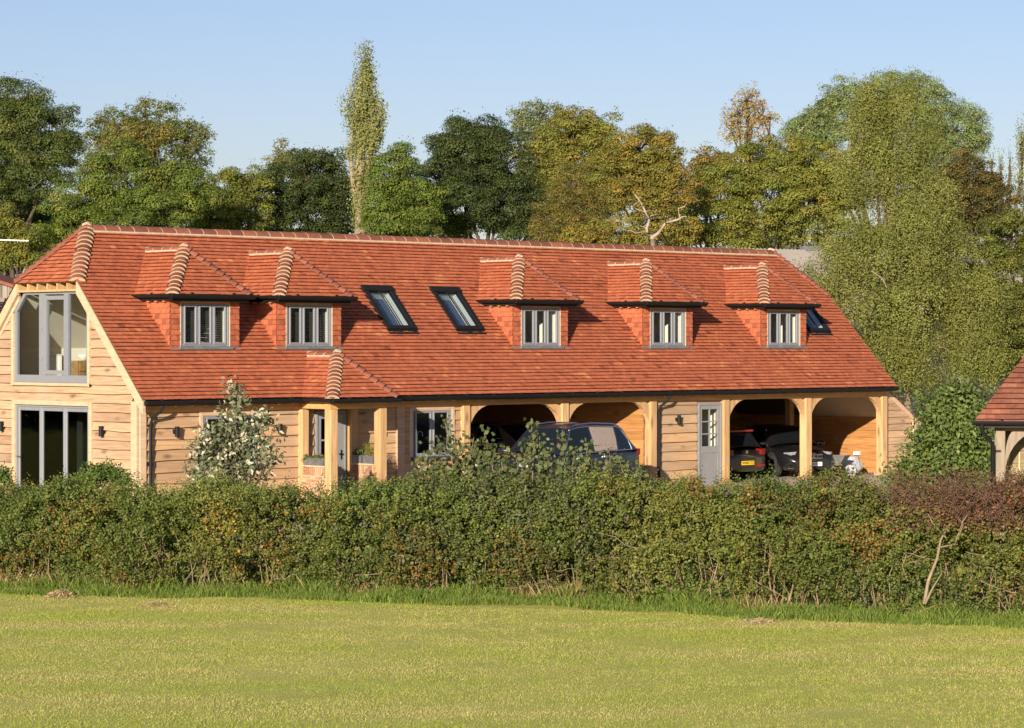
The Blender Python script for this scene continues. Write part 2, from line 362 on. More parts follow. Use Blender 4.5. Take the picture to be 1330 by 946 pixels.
def tile_rnd(uc, vc, rg):
    r = rg.gauss(.5, .14) + .11 * mnoise.noise((uc * .5, vc * .9, 3.1))
    if rg.random() < .006: r = rg.uniform(.92, 1)
    if rg.random() < .012: r = rg.uniform(0, .12)
    if mnoise.noise((uc * 1.1, vc * 2.6, 9.7)) > .52: r += .35
    return min(1, max(0, r))
def bonnets(mb, A, B, left, right, spacing=0.165, rad=0.17, tile=0, mort=1, seed=1):
    """bonnet hip tiles from A (bottom) up to B: overlapping arches, each end bedded in mortar"""
    rg = random.Random(seed); A, B = Vector(A), Vector(B); t = (B - A).normalized()
    up = Vector((0, 0, 1)); side = t.cross(up).normalized(); nrm = side.cross(t).normalized()
    L = (B - A).length; n = max(1, round(L / spacing)); sp = L / n; K = 9
    def arc(c, r, flat=.78):
        return [c + side * math.cos(math.pi * (1 - i / (K - 1))) * r * 1.12 + nrm * (math.sin(math.pi * i / (K - 1)) * r * flat) for i in range(K)]
    for i in range(n):
        c0 = A + t * (sp * i); c1 = c0 + t * (sp * 1.25); r0 = rad * rg.uniform(.97, 1.04); r1 = rad * .78
        a0 = arc(c0 - nrm * .030, r0); a1 = arc(c1 - nrm * .062, r1); rr = rg.uniform(.1, .9)
        mb.grid([[tuple(p) for p in a0], [tuple(p) for p in a1]], tile, rr, True)
        ai = arc(c0 - nrm * .030 + t * .012, r0 * .78)
        mb.grid([[tuple(p) for p in ai], [tuple(p) for p in a0]], mort if rg.random() < .92 else tile, rr, False)      # exposed end: bedded edge
        mb.face([tuple(p) for p in ai] , mort, rr)
    # mortar knob at the top
    mb.tube([B - t * .08 - nrm * .02, B + t * .04 - nrm * .03], [rad * .8, rad * .62], 10, mort)
def ridge_tiles(mb, A, B, spacing=0.40, rad=0.185, tile=0, mort=1, seed=1, ends=True):
    rg = random.Random(seed); A, B = Vector(A), Vector(B); t = (B - A).normalized(); side = t.cross(Vector((0, 0, 1))).normalized(); up = side.cross(t).normalized()
    L = (B - A).length; n = max(1, round(L / spacing)); sp = L / n; K = 9
    def arc(c, r): return [tuple(c + side * math.cos(math.pi * (1 - i / (K - 1))) * r * 1.1 + up * (math.sin(math.pi * i / (K - 1)) * r * .85)) for i in range(K)]
    for i in range(n):
        c0 = A + t * (sp * i + .012); c1 = A + t * (sp * (i + 1) - .012); dz = up * rg.uniform(-.006, .006)
        rows = [arc(c0 + dz, rad), arc(c1 + dz, rad)]; mb.grid(rows, tile, rg.random(), True)
        mb.face(rows[0][::-1], tile, .3); mb.face(rows[1], tile, .3)
        j0 = A + t * (sp * i - .012); j1 = A + t * (sp * i + .012)
        mb.grid([arc(j0, rad * .985), arc(j1, rad * .985)], mort, .5, True)
    for sg in (-1, 1):                                                  # bedding mortar along both sides
        o = side * (sg * rad * 1.08)
        mb.tube([A + o - up * .012, B + o - up * .012], .030, 6, mort)
    if ends:
        for c in (A, B): mb.tube([c - t * .06, c + t * .06], rad * .95, 10, mort)
def boards(mb, O, U, N, u0, u1, z0, z1, course=0.195, holes=(), ext=None, seed=1, wav=0.022, mi=0, lens=(1.8, 4.2), proud=0.045):
    """waney-edged weatherboarding: overlapping horizontal boards with an uneven lower edge"""
    rg = random.Random(seed); O, U, N = Vector(O), Vector(U), Vector(N); z = z0
    def P(u, zz, n): 
        p = O + U * u + N * n; return (p.x, p.y, O.z + zz)
    while z < z1 - .03:
        zt = min(z + course, z1) + .03; zc = (z + min(z + course, z1)) / 2
        segs = [(u0, u1)]
        if ext: 
            e = ext(zc); segs = [(max(u0, e[0]), min(u1, e[1]))] if e[1] > e[0] else []
        for (a, b, c, d) in holes:
            if c < zc < d:
                segs = [s for (p, q) in segs for s in ((p, min(q, a)), (max(p, b), q)) if s[1] - s[0] > .02]
        for (p, q) in segs:
            cuts = [p]
            while q - cuts[-1] > lens[1]:
                cuts.append(cuts[-1] + rg.uniform(*lens))
            if len(cuts) > 1 and q - cuts[-1] < .5: cuts.pop()
            cuts.append(q)
            for a, b in zip(cuts[:-1], cuts[1:]):
                a += .002; b -= .002; r = min(1, max(0, rg.gauss(.52, .24))); n = max(2, int((b - a) / .22)); ph = rg.uniform(0, 99); am = wav * rg.uniform(.25, 1.2); pr = proud + rg.uniform(-.004, .008)
                us = [a + (b - a) * i / n for i in range(n + 1)]
                lo = [z + am * mnoise.noise((u * .9, ph, 0)) + am * .4 * mnoise.noise((u * 3.1, ph, 5)) for u in us]
                mb.grid([[P(u, zt, .003) for u in us], [P(u, l, pr) for u, l in zip(us, lo)]], mi, r, False)
                mb.grid([[P(u, l, pr) for u, l in zip(us, lo)], [P(u, l + .004, .0) for u, l in zip(us, lo)]], mi, r, False)
        z += course
# ------------------------------------------------------------------ ground
def build_ground():
    def sheet(name, xs, ys, dz, mat, kind, keep=None):
        mb = MB(); idx = {}
        vs = []; fs = []
        for i, x in enumerate(xs):
            for j, y in enumerate(ys):
                b = 0.02 * mnoise.noise((x * .35, y * .35, 0)) + 0.012 * mnoise.noise((x * 1.3, y * 1.3, 4))
                if abs(x) > 120 or abs(y) > 120: b = 0
                vs.append((x, y, gz(x, y) + dz + b))
        n = len(ys)
        for i in range(len(xs) - 1):
            for j in range(n - 1):
                cx, cy = (xs[i] + xs[i + 1]) / 2, (ys[j] + ys[j + 1]) / 2
                if keep and not keep(cx, cy): continue
                fs.append([i * n + j, (i + 1) * n + j, (i + 1) * n + j + 1, i * n + j + 1])
        me = bpy.data.meshes.new(name); me.from_pydata(vs, [], fs); me.materials.append(MAT[mat])
        for p in me.polygons: p.use_smooth = True
        o = bpy.data.objects.new(name, me); COL.objects.link(o); o["kind"] = kind; return o
    xs = [-3000, -900, -300, -120] + [-60 + i for i in range(0, 121)] + [120, 300, 900, 3000]
    ys = [-3000, -900, -300, -120] + [-60 + i for i in range(0, 121)] + [120, 300, 900, 3000]
    sheet("field", xs, ys, 0.0, "field_turf", "structure")
    gx = [-4 + .5 * i for i in range(0, 69)]; gy = [-12 + .5 * i for i in range(0, 27)]
    sheet("gravel_drive", gx, gy, 0.03, "gravel", "structure", lambda x, y: y < .3 and y > -11 + 1.2 * math.sin(x * .4) and x > -3 + math.sin(y))
build_ground()

# ------------------------------------------------------------------ the barn house
TP = 1.057; HE = 2.4; RH = 3.748; WID = 2 * RH; LEN = 26.32; YC = 2.512; ZC = HE + YC * TP; SB = 1.12; HR = HE + RH * TP
PA = math.atan(TP); CP, SP = math.cos(PA), math.sin(PA)
YF = 0.35
def on_y(u, v, y):
    d = np.array([FWD[0] + RGT[0] * (u - 665) / FPX, FWD[1] + RGT[1] * (u - 665) / FPX, (HOR - v) / FPX]); t = (y - CAMY) / d[1]; return CAM + d * t
def on_x(u, v, x):
    d = np.array([FWD[0] + RGT[0] * (u - 665) / FPX, FWD[1] + RGT[1] * (u - 665) / FPX, (HOR - v) / FPX]); t = (x - CAMX) / d[0]; return CAM + d * t
house = empty("barn_house", "long oak weatherboarded barn conversion with orange clay tiled roof and five dormers", "house")
DORM = [2.47, 5.51, 13.11, 17.86, 22.61]
SKY = [(8.32, 9.20), (10.58, 11.46), (24.22, 25.10)]; SKY_Y = (1.48, 2.42)
def in_dormer(x, y, m=0.0): return any(abs(x - c) < .93 - m and 1.06 + m < y < 2.22 - m for c in DORM)
def in_sky(x, y): return any(a < x < b and SKY_Y[0] < y < SKY_Y[1] for a, b in SKY)
def roof_hole(u, v): return in_dormer(u, v * CP) or in_sky(u, v * CP)
vR, vC = RH / CP, YC / CP
roof = MB()
tiles(roof, (0, 0, HE), (1, 0, 0), (0, CP, SP), (0, -SP, CP), [(-.02, -.03), (LEN + .02, -.03), (LEN + .02, vC), (LEN - SB + .05, vR - .11), (SB - .05, vR - .11), (-.02, vC)], holes=roof_hole, seed=3, rnd=tile_rnd)
tiles(roof, (LEN, WID, HE), (-1, 0, 0), (0, -CP, SP), (0, SP, CP), [(0, 0), (LEN, 0), (LEN, vC), (LEN - SB + .05, vR - .11), (SB - .05, vR - .11), (0, vC)], gauge=.23, tw=1.3, seed=4)
hl = math.hypot(SB, HR - ZC); hw = WID - 2 * YC
tiles(roof, (0, WID - YC, ZC), (0, -1, 0), (SB / hl, 0, (HR - ZC) / hl), (-(HR - ZC) / hl, 0, SB / hl), [(-.03, -.07), (hw + .03, -.07), (hw / 2 + .05, hl - .1), (hw / 2 - .05, hl - .1)], seed=5, rnd=tile_rnd)
tiles(roof, (LEN, YC, ZC), (0, 1, 0), (-SB / hl, 0, (HR - ZC) / hl), ((HR - ZC) / hl, 0, SB / hl), [(-.03, -.07), (hw + .03, -.07), (hw / 2 + .05, hl - .1), (hw / 2 - .05, hl - .1)], seed=6, rnd=tile_rnd)
roof_o = roof.build("roof", "clay_tile", house)
# sarking under the tiles, with the window openings left out
sk = MB()
xc_ = sorted({-.0, LEN} | {c + s * .93 for c in DORM for s in (-1, 1)} | {e for p in SKY for e in p} | set(np.arange(1, 26.3, 1.0)))
yc_ = sorted({0.0, RH, 1.06, 2.22, *SKY_Y, .5, 3.0})
hexa = [(0, 0), (LEN, 0), (LEN, YC), (LEN - SB + .03, RH - .09), (SB - .03, RH - .09), (0, YC)]
for i in range(len(xc_) - 1):
    for j in range(len(yc_) - 1):
        cx, cy = (xc_[i] + xc_[i + 1]) / 2, (yc_[j] + yc_[j + 1]) / 2
        if in_dormer(cx, cy) or in_sky(cx, cy): continue
        q = clip_poly([(xc_[i], yc_[j]), (xc_[i + 1], yc_[j]), (xc_[i + 1], yc_[j + 1]), (xc_[i], yc_[j + 1])], hexa)
        if len(q) > 2: sk.face([(x, y, HE + y * TP - .012) for x, y in q])
sk.face([(x, WID - y, HE + y * TP - .012) for x, y in hexa][::-1])
sk.face([(0, YC, ZC - .01), (0, WID - YC, ZC - .01), (SB - .07, RH, HR - .1)]); sk.face([(LEN, YC, ZC - .01), (LEN, WID - YC, ZC - .01), (LEN - SB + .07, RH, HR - .1)])
sk.build("sarking", "carport_dark", roof_o)
rt = MB(); ridge_tiles(rt, (SB - .02, RH, HR - .135), (LEN - SB + .02, RH, HR - .135), rad=.19, seed=8); rt.build("ridge_tiles", ["ridge_clay", "mortar"], roof_o)
for a, b in (((0, YC, ZC), (SB, RH, HR)), ((0, WID - YC, ZC), (SB, RH, HR)), ((LEN, YC, ZC), (LEN - SB, RH, HR)), ((LEN, WID - YC, ZC), (LEN - SB, RH, HR))):
    hb = MB(); bonnets(hb, a, b, None, None, seed=int(a[0] + a[1] * 10)); hb.build("hip_tiles", ["ridge_clay", "mortar"], roof_o)

# gutters: half-round channel on black fascia
def gutter_mb(mb, a, b, rad=.062):
    A, B = Vector(a), Vector(b); t = (B - A).normalized(); s = t.cross(Vector((0, 0, 1))).normalized(); K = 8
    for r_, flip in ((rad, False), (rad * .86, True)):
        mb.grid([[tuple(p + s * math.cos(math.pi * i / K) * r_ - Vector((0, 0, math.sin(math.pi * i / K) * r_ * 1.15))) for i in range(K + 1)] for p in (A, B)], 0, .5, True)
    for p in (A, B): mb.face([tuple(p + s * math.cos(math.pi * i / K) * rad - Vector((0, 0, math.sin(math.pi * i / K) * rad * 1.15))) for i in range(K + 1)])
    n = max(1, int((B - A).length / .9))
    for i in range(n):
        c = A + (B - A) * ((i + .5) / n); mb.tube([tuple(c - t * .02), tuple(c + t * .02)], rad * .5, 6)
g = MB(); gutter_mb(g, (.02, -.06, 2.375), (LEN - .02, -.06, 2.375), .09); g.box((.02, .022, 2.26), (LEN - .02, .045, 2.385))
g.build("gutter", "black_metal", house)
def downpipe(x, zb):
    p = MB(); r = .034
    p.tube([(x, -.05, 2.34), (x, -.05, 2.24), (x - .03, 0.02, 2.13), (x - .1, .2, 1.98), (x - .12, .235, 1.86), (x - .12, .235, zb)], r, 10)
    for z in (1.80, .95): p.box((x - .17, .22, z), (x - .07, .315, z + .05)); p.tube([(x - .12, .235, z - .01), (x - .12, .235, z + .06)], r * 1.25, 10)
    p.build("downpipe", "black_metal", house)
downpipe(.50, 0.0); downpipe(16.78, -.2)
# rafter feet under the eaves, one mesh copied along
rf = MB(); c = [(.03, 2.405), (.50, 2.40 + .5 * TP - .05), (.50, 2.30), (.12, 2.235), (.05, 2.255)]
rf.prism([(-.032, y, z) for y, z in c], (.064, 0, 0)); rf0 = rf.build("rafter_foot", "pale_oak", house, (.55, 0, 0))
nft = 62
for i in range(1, nft):
    o = rf0.copy(); COL.objects.link(o); o.parent = house; o.location = (.55 + (LEN - 1.0) * i / (nft - 1) + random.Random(i).uniform(-.03, .03), 0, 0)

# front wall: boards, posts, lintel
WIN_F = [(1.86, 3.40, .88, 2.02), (8.10, 9.36, .90, 2.04)]
def front_boards(a, b, z0, holes=(), seed=1):
    fw = MB(); boards(fw, (0, YF, 0), (1, 0, 0), (0, -1, 0), a, b, z0, 2.14, course=.245, holes=holes, seed=seed, proud=.062, wav=.03); fw.build('front_wall', 'oak_front', house)
front_boards(.27, 4.60, .05, [WIN_F[0]], 11); front_boards(6.36, 7.58, .05, (), 12); front_boards(7.80, 9.70, .05, [WIN_F[1]], 13); front_boards(16.56, 18.22, -.20, (), 14)
front_boards(4.80, 5.06, .05, (), 15); front_boards(6.06, 6.30, .05, (), 16)
wl_ = MB()                                                               # backing behind the boards, cut round the openings
def back_rect(a, b, z0, z1, holes=()):
    xs = sorted({a, b} | {e for h in holes for e in h[:2]}); zs = sorted({z0, z1} | {e for h in holes for e in h[2:]})
    for i in range(len(xs) - 1):
        for j in range(len(zs) - 1):
            cx, cz = (xs[i] + xs[i + 1]) / 2, (zs[j] + zs[j + 1]) / 2
            if any(h[0] < cx < h[1] and h[2] < cz < h[3] for h in holes): continue
            wl_.box((xs[i], YF + .004, zs[j]), (xs[i + 1], YF + .12, zs[j + 1]))
back_rect(.2, 9.7, -.3, 2.44, [WIN_F[0], WIN_F[1], (5.10, 6.0, -.3, 2.06)]); wl_.build('wall_core', 'oak_board', house); wl_ = MB(); back_rect(16.5, 19.2, -.4, 2.44, [(18.25, 19.12, -.4, 2.04)])
wl_.build("wall_core", "oak_board", house)
lin = MB(); lin.cham((.30, .235, 2.115), (26.2, .42, 2.37), .015); lin.build("lintel_beam", "oak_lintel", house)
def post(a, b, zb, y0=.22, y1=.46, mat="oak_beam", zt=2.113):
    p = MB(); p.cham((a, y0, zb), (b, y1, zt), .014, 0, random.Random(a).random()); return p.build("post", mat, house)
POSTS = [(9.68, 9.92), (13.08, 13.32), (16.33, 16.57), (19.19, 19.43), (22.60, 22.86), (25.99, 26.23)]
for i, (a, b) in enumerate(POSTS): post(a, b, 0.02 if i < 2 else -.2)
post(7.57, 7.82, 0.0, .255, .40, "oak_board")
cb = MB(); cb.cham((.122, .272, 0), (.30, .345, 2.34), .01); cb.cham((.035, .297, 0), (.12, .505, 2.36), .01); cb.build("corner_board", "pale_oak", house)
pad = MB()
for i, (a, b) in enumerate(POSTS):
    pad = MB(); pad.box((a - .04, .19, -.45), (b + .04, .5, .02 if i < 2 else -.06), 0, random.Random(i).random()); pad.build("brick_pad", "brick", house)
# curved knee braces either side of each post
def brace(xp, sgn, R=.62):
    b = MB(); K = 9; w = .15; y0, y1 = .27, .39; zt = 2.115
    outer = [(xp + sgn * (R - R * math.cos(t)) , zt - R + R * math.sin(t)) for t in [math.pi / 2 * i / (K - 1) for i in range(K)]]
    poly_in = [(xp, zt - R - .10)] + [(x, z) for x, z in outer] + [(xp + sgn * (R + .10), zt)]
    lo = [(xp, zt - R - .10)]; 
    arc = [(xp + sgn * (R + .10) * (1 - math.cos(t)), zt - (R + .10) * (1 - math.sin(t))) for t in [math.pi / 2 * i / (K - 1) for i in range(K)]]
    top = [(xp + sgn * .10, zt), (xp, zt - .10)]
    poly = [(x, y0, z) for x, z in arc] + [(x, y0, z) for x, z in top]
    # curved face strip by strip so the outline stays concave
    A = [(x, z) for x, z in arc]; n = len(A)
    T = [(xp, zt - R - .10)] + [(xp, zt - .10 - (R) * (1 - i / (n - 1) * 2)) if i < n / 2 else (xp + sgn * ((i - n / 2) / (n / 2) * R + .08), zt) for i in range(1, n)]
    for i in range(n - 1):
        q = [A[i], A[i + 1], T[i + 1], T[i]]
        b.face([(x, y0, z) for x, z in q]); b.face([(x, y1, z) for x, z in q][::-1]); b.face([(A[i][0], y0, A[i][1]), (A[i + 1][0], y0, A[i + 1][1]), (A[i + 1][0], y1, A[i + 1][1]), (A[i][0], y1, A[i][1])], 0, .8)
        b.face([(T[i][0], y0, T[i][1]), (T[i + 1][0], y0, T[i + 1][1]), (T[i + 1][0], y1, T[i + 1][1]), (T[i][0], y1, T[i][1])])
    b.build("brace", "oak_beam", house)
for x, s in ((9.92, 1), (13.08, -1), (13.32, 1), (16.33, -1), (19.43, 1), (22.60, -1), (22.86, 1), (25.99, -1)): brace(x, s)

# carports: linings, floor, back
def side_boards(x, nx, y0, y1, z0, z1, seed): cl = MB(); boards(cl, (x, 0, 0), (0, 1, 0), (nx, 0, 0), y0, y1, z0, z1, course=.22, seed=seed, wav=.012, lens=(2.4, 5.0), proud=.03); cl.build('carport_lining', 'oak_lining', house)
side_boards(16.33, -1, .46, 7.0, .0, 2.44, 21); side_boards(27.46, -1, .46, 7.0, -.25, 1.50, 22); side_boards(9.93, 1, .46, 7, 0, 2.44, 23); side_boards(19.43, 1, .46, 7, -.2, 2.44, 24)
for a, b in ((9.93, 16.33), (19.43, 27.45)): cl = MB(); boards(cl, (0, 7.0, 0), (1, 0, 0), (0, -1, 0), a, b, -.25, 2.44, course=.22, seed=int(a), wav=.012); cl.build('carport_lining', 'oak_lining', house)
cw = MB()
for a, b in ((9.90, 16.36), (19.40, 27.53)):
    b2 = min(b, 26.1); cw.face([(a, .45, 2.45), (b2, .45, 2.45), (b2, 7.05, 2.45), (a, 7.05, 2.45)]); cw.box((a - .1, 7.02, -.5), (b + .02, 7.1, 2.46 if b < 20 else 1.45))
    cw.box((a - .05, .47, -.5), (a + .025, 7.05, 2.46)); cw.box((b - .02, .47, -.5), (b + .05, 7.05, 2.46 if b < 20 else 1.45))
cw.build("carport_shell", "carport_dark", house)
pl = MB(); pl.prism([(26.1, .5, 2.28), (27.5, .5, 1.43), (27.5, 4.4, 1.43), (26.1, 4.4, 2.28)], (.01, 0, .02)); None; pl.build("plaster_panel", "cream_plaster", house); pl = MB(); pl.prism([(26.1, 4.4, 2.28), (27.5, 4.4, 1.43), (27.5, 7.1, 1.43), (26.1, 7.1, 2.28)], (.01, 0, .02)); pl.box((26.05, 7.02, 1.3), (27.5, 7.09, 2.5)); pl.build("lean_to_soffit", "carport_dark", house)  # inner part of the slope coloured dark to stand in for shade
fl = MB(); fl.box((9.9, .1, -.4), (16.4, 7.05, .035)); fl.box((19.4, .1, -.6), (27.5, 7.05, -.175)); fl.build("carport_floor", "concrete", house)
p_ = at(1025.5, 540, 77.5); ap = MB(); ap.cham((p_[0] - .1, p_[1] - .1, -.2), (p_[0] + .1, p_[1] + .1, 2.44), .012); ap.build("inner_post", "oak_beam", house)
ew = MB(); ew.prism([(26.1, .3, 2.32), (26.1, WID - .3, 2.32), (26.1, WID - YC, ZC - .1), (26.1, YC, ZC - .1)], (.08, 0, 0)); ew.box((.2, WID - .36, -.3), (26.2, WID - .26, 2.45))
ew.build("rear_wall", "oak_board", house)

# windows -----------------------------------------------------------------
def casement(par, x0, x1, z0, z1, yf, n, name="window", sill="dark_grey_paint", frame="grey_paint", glass="window_glass", rail=.055, loc=None):
    f = MB(); d0, d1 = yf, yf + .07
    f.cham((x0, d0, z0), (x0 + rail, d1, z1), .008); f.cham((x1 - rail, d0, z0), (x1, d1, z1), .008)
    f.cham((x0 + rail, d0 + .001, z1 - rail), (x1 - rail, d1, z1 - .001), .008); f.cham((x0 + rail, d0 + .001, z0 + .001), (x1 - rail, d1, z0 + rail), .008)
    w = (x1 - x0 - 2 * rail) / n
    for i in range(1, n):
        c = x0 + rail + w * i; f.cham((c - .034, d0 + .002, z0 + rail), (c + .034, d1, z1 - rail), .008)
    for i in range(n):                                                    # opening sashes set proud of the frame
        a, b = x0 + rail + w * i + .03, x0 + rail + w * (i + 1) - .03; s = .042; y = d0 - .012
        f.cham((a, y, z0 + rail - .01), (a + s, y + .05, z1 - rail + .01), .006); f.cham((b - s, y, z0 + rail - .01), (b, y + .05, z1 - rail + .01), .006)
        f.cham((a + s, y + .001, z1 - rail - s + .01), (b - s, y + .05, z1 - rail + .009), .006); f.cham((a + s, y + .001, z0 + rail - .009), (b - s, y + .05, z0 + rail + s - .01), .006)
    o = f.build(name, frame, par)
    for i in range(n):
        a, b = x0 + rail + w * i + .07, x0 + rail + w * (i + 1) - .07
        p = MB(); p.face([(a, d0 + .02, z0 + rail + .03), (b, d0 + .02, z0 + rail + .03), (b, d0 + .02, z1 - rail - .03), (a, d0 + .02, z1 - rail - .03)]); p.build("pane", glass, o)
    s = MB(); s.cham((x0 - .07, yf - .09, z0 - .075), (x1 + .07, yf + .06, z0 - .002), .01); s.build("sill", sill, o)
    return o
def architrave(x0, x1, z0, z1, y, par=None):
    a = MB(); w = .10
    a.cham((x0 - w, y, z0 - .05), (x0 - .002, y + .05, z1 + w), .008); a.cham((x1 + .002, y, z0 - .05), (x1 + w, y + .05, z1 + w), .008); a.cham((x0, y + .001, z1 + .002), (x1, y + .05, z1 + w - .001), .008)
    a.build("architrave", "pale_oak", par or house)
casement(house, 1.86, 3.40, .88, 2.02, .30, 2); architrave(1.86, 3.40, .88, 2.02, .285)
casement(house, 8.10, 9.36, .90, 2.04, .30, 2); architrave(8.10, 9.36, .90, 2.04, .285)
# rooms seen through the ground-floor glass
rm = MB()
for a, b in ((1.0, 4.5), (7.0, 9.6)):
    rm.box((a, .55, 0), (b, 4.0, 2.4), skip="f")
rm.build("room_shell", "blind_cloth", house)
kt = MB(); kt.box((8.72, .62, .80), (9.3, 1.0, .90)); kt.build("worktop", "plaster", house)
tp_ = MB(); tp_.tube([(8.62, .72, .85), (8.62, .72, 1.42), (8.66, .72, 1.49), (8.73, .72, 1.50), (8.78, .72, 1.46), (8.78, .72, 1.38)], .016, 8); tp_.build("kitchen_tap", "steel", house)
# room behind the gable window: sloping ceilings, low knee walls, partition
ur = MB(); z0 = 2.62; kb, kf = 6.25, 1.25; zk = HE + (WID - kb) * TP - .2; zt = 5.0; yt = (zt + .2 - HE) / TP
x0, x1 = .26, 3.7
ur.face([(x0, kb, z0), (x1, kb, z0), (x1, kb, zk), (x0, kb, zk)]); ur.face([(x0, kf, z0), (x1, kf, z0), (x1, kf, zk), (x0, kf, zk)][::-1])
ur.face([(x0, kb, zk), (x1, kb, zk), (x1, WID - yt, zt), (x0, WID - yt, zt)]); ur.face([(x0, kf, zk), (x1, kf, zk), (x1, yt, zt), (x0, yt, zt)][::-1])
ur.face([(x0, WID - yt, zt), (x1, WID - yt, zt), (x1, yt, zt), (x0, yt, zt)]); ur.face([(x1, kf, z0), (x1, kb, z0), (x1, kb, zk), (x1, WID - yt, zt), (x1, yt, zt), (x1, kf, zk)])
ur.build("attic_lining", "plaster", house)
af = MB(); af.box((.2, .4, 2.5), (4.0, WID - .4, 2.615)); af.build("attic_floor", "floor_wood", house)
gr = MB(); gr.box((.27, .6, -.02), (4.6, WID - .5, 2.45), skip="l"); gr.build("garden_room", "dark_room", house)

# gable wall ---------------------------------------------------------------
gw = MB(); XG = .14
def gext(z):
    if z < HE: return (.36, WID - .36)
    return ((z - HE) / TP + .12, WID - (z - HE) / TP - .12)
DOORS = (2.13, 5.14, -1.0, 2.22); GWIN = (2.18, 5.19, 2.72, 5.2)
boards(gw, (XG, 0, 0), (0, 1, 0), (-1, 0, 0), .50, WID - .36, .05, ZC, course=.205, proud=.082, wav=.032, holes=[(2.03, 5.24, -1, 2.33), (2.10, 5.27, 2.66, 5.2)], ext=gext, seed=31)
gw.build("gable_wall", "oak_board", house)
gb = MB()
def gpoly(pts): gb.prism([(XG + .004, y, z) for y, z in pts], (.1, 0, 0))
gpoly([(.35, -.2), (2.13, -.2), (2.13, 2.22), (.35, 2.22)]); gpoly([(5.14, -.2), (WID - .35, -.2), (WID - .35, 2.22), (5.14, 2.22)]); gpoly([(.35, 2.22), (WID - .35, 2.22), (WID - .35, 2.44), (WID - .62, 2.74), (.62, 2.74), (.35, 2.44)])
gpoly([(.62, 2.74), (2.18, 2.74), (2.18, 4.36), (2.0, 4.25)]); gpoly([(WID - .62, 2.74), (5.19, 2.74), (5.19, 4.36), (WID - 2.0, 4.25)])
gb.build("gable_core", "oak_board", house)
def barge(y0, z0, y1, z1, w=.20, xa=-.015, xb=.06):
    # strip below the roof line, cut plumb at both ends
    k = w / CP; bb = MB()
    bb.prism([(xa, y0, z0), (xa, y1, z1), (xa, y1, z1 - k), (xa, y0, z0 - k)], (xb - xa, 0, 0)); bb.build('bargeboard', 'pale_oak', house)
barge(-.02, HE - .035, YC + .03, ZC - .01); barge(WID + .02, HE - .035, WID - YC - .03, ZC - .01)
barge(.26, HE + .10, YC - .0, ZC - .20, .17, .062, .115); barge(WID - .26, HE + .10, WID - YC, ZC - .20, .17, .062, .115)
he = MB()                                                                  # open eaves of the half hip: plates and rafter ends
he.cham((.03, YC - .02, ZC - .055), (.07, WID - YC + .02, ZC - .012), .006, 0, .6); he.cham((.0, YC - .02, ZC - .245), (.13, WID - YC + .02, ZC - .195), .006, 0, .6)
for i in range(7):
    y = YC + .03 + (WID - 2 * YC - .06) * i / 6; he.box((.02, y - .028, ZC - .196), (.36, y + .028, ZC - .054), 0, .3 + .1 * i)
he.box((.36, YC - .02, ZC - .25), (.40, WID - YC + .02, ZC - .02), 0, .2)
he.build("hip_eaves", "oak_beam", house)
# trapezoid gable window
def gable_window():
    O = [(2.18, 2.74), (5.19, 2.74), (5.19, 4.40), (4.77, 4.845), (2.60, 4.845), (2.18, 4.40)]
    I = [(2.27, 2.91), (5.10, 2.91), (5.10, 4.365), (4.73, 4.755), (2.64, 4.755), (2.27, 4.365)]
    f = MB(); xa, xb = .085, .165
    for i in range(6):
        j = (i + 1) % 6; a, b, c, d = O[i], O[j], I[j], I[i]
        f.prism([(xa, *a), (xa, *b), (xa, *c), (xa, *d)], (xb - xa, 0, 0))
    f.box((xa - .004, 3.93, 2.90), (xb, 4.17, 4.76)); f.box((xa - .004, 2.99, 2.90), (xb, 3.17, 4.76))
    f.box((xa - .012, 3.85, 2.92), (xb - .01, 3.93, 4.72)); f.box((xa - .010, 3.171, 4.63), (xb - .01, 3.85, 4.72)); f.box((xa - .010, 3.171, 2.92), (xb - .01, 3.85, 3.02))
    for z in (3.28, 3.98): f.tube([(xa - .02, 4.05, z - .03), (xa - .02, 4.05, z + .03)], .014, 8)
    o = f.build("gable_window", "grey_paint", house)
    for poly in ([(4.17, 2.91), (5.10, 2.91), (5.10, 4.365), (4.73, 4.755), (4.17, 4.755)], [(3.17, 3.02), (3.85, 3.02), (3.85, 4.63), (3.17, 4.63)], [(2.27, 2.91), (2.99, 2.91), (2.99, 4.755), (2.64, 4.755), (2.27, 4.365)]):
        p = MB(); p.face([(.125, y, z) for y, z in poly]); p.build("pane", "window_glass", o)
    t = MB(); t.cham((.035, 2.10, 2.66), (.12, 2.178, 4.33), .008); t.cham((.035, 5.192, 2.66), (.12, 5.28, 4.33), .008); t.cham((.03, 2.10, 2.665), (.13, 5.28, 2.735), .008); t.build("trim", "pale_oak", o)
gable_window()
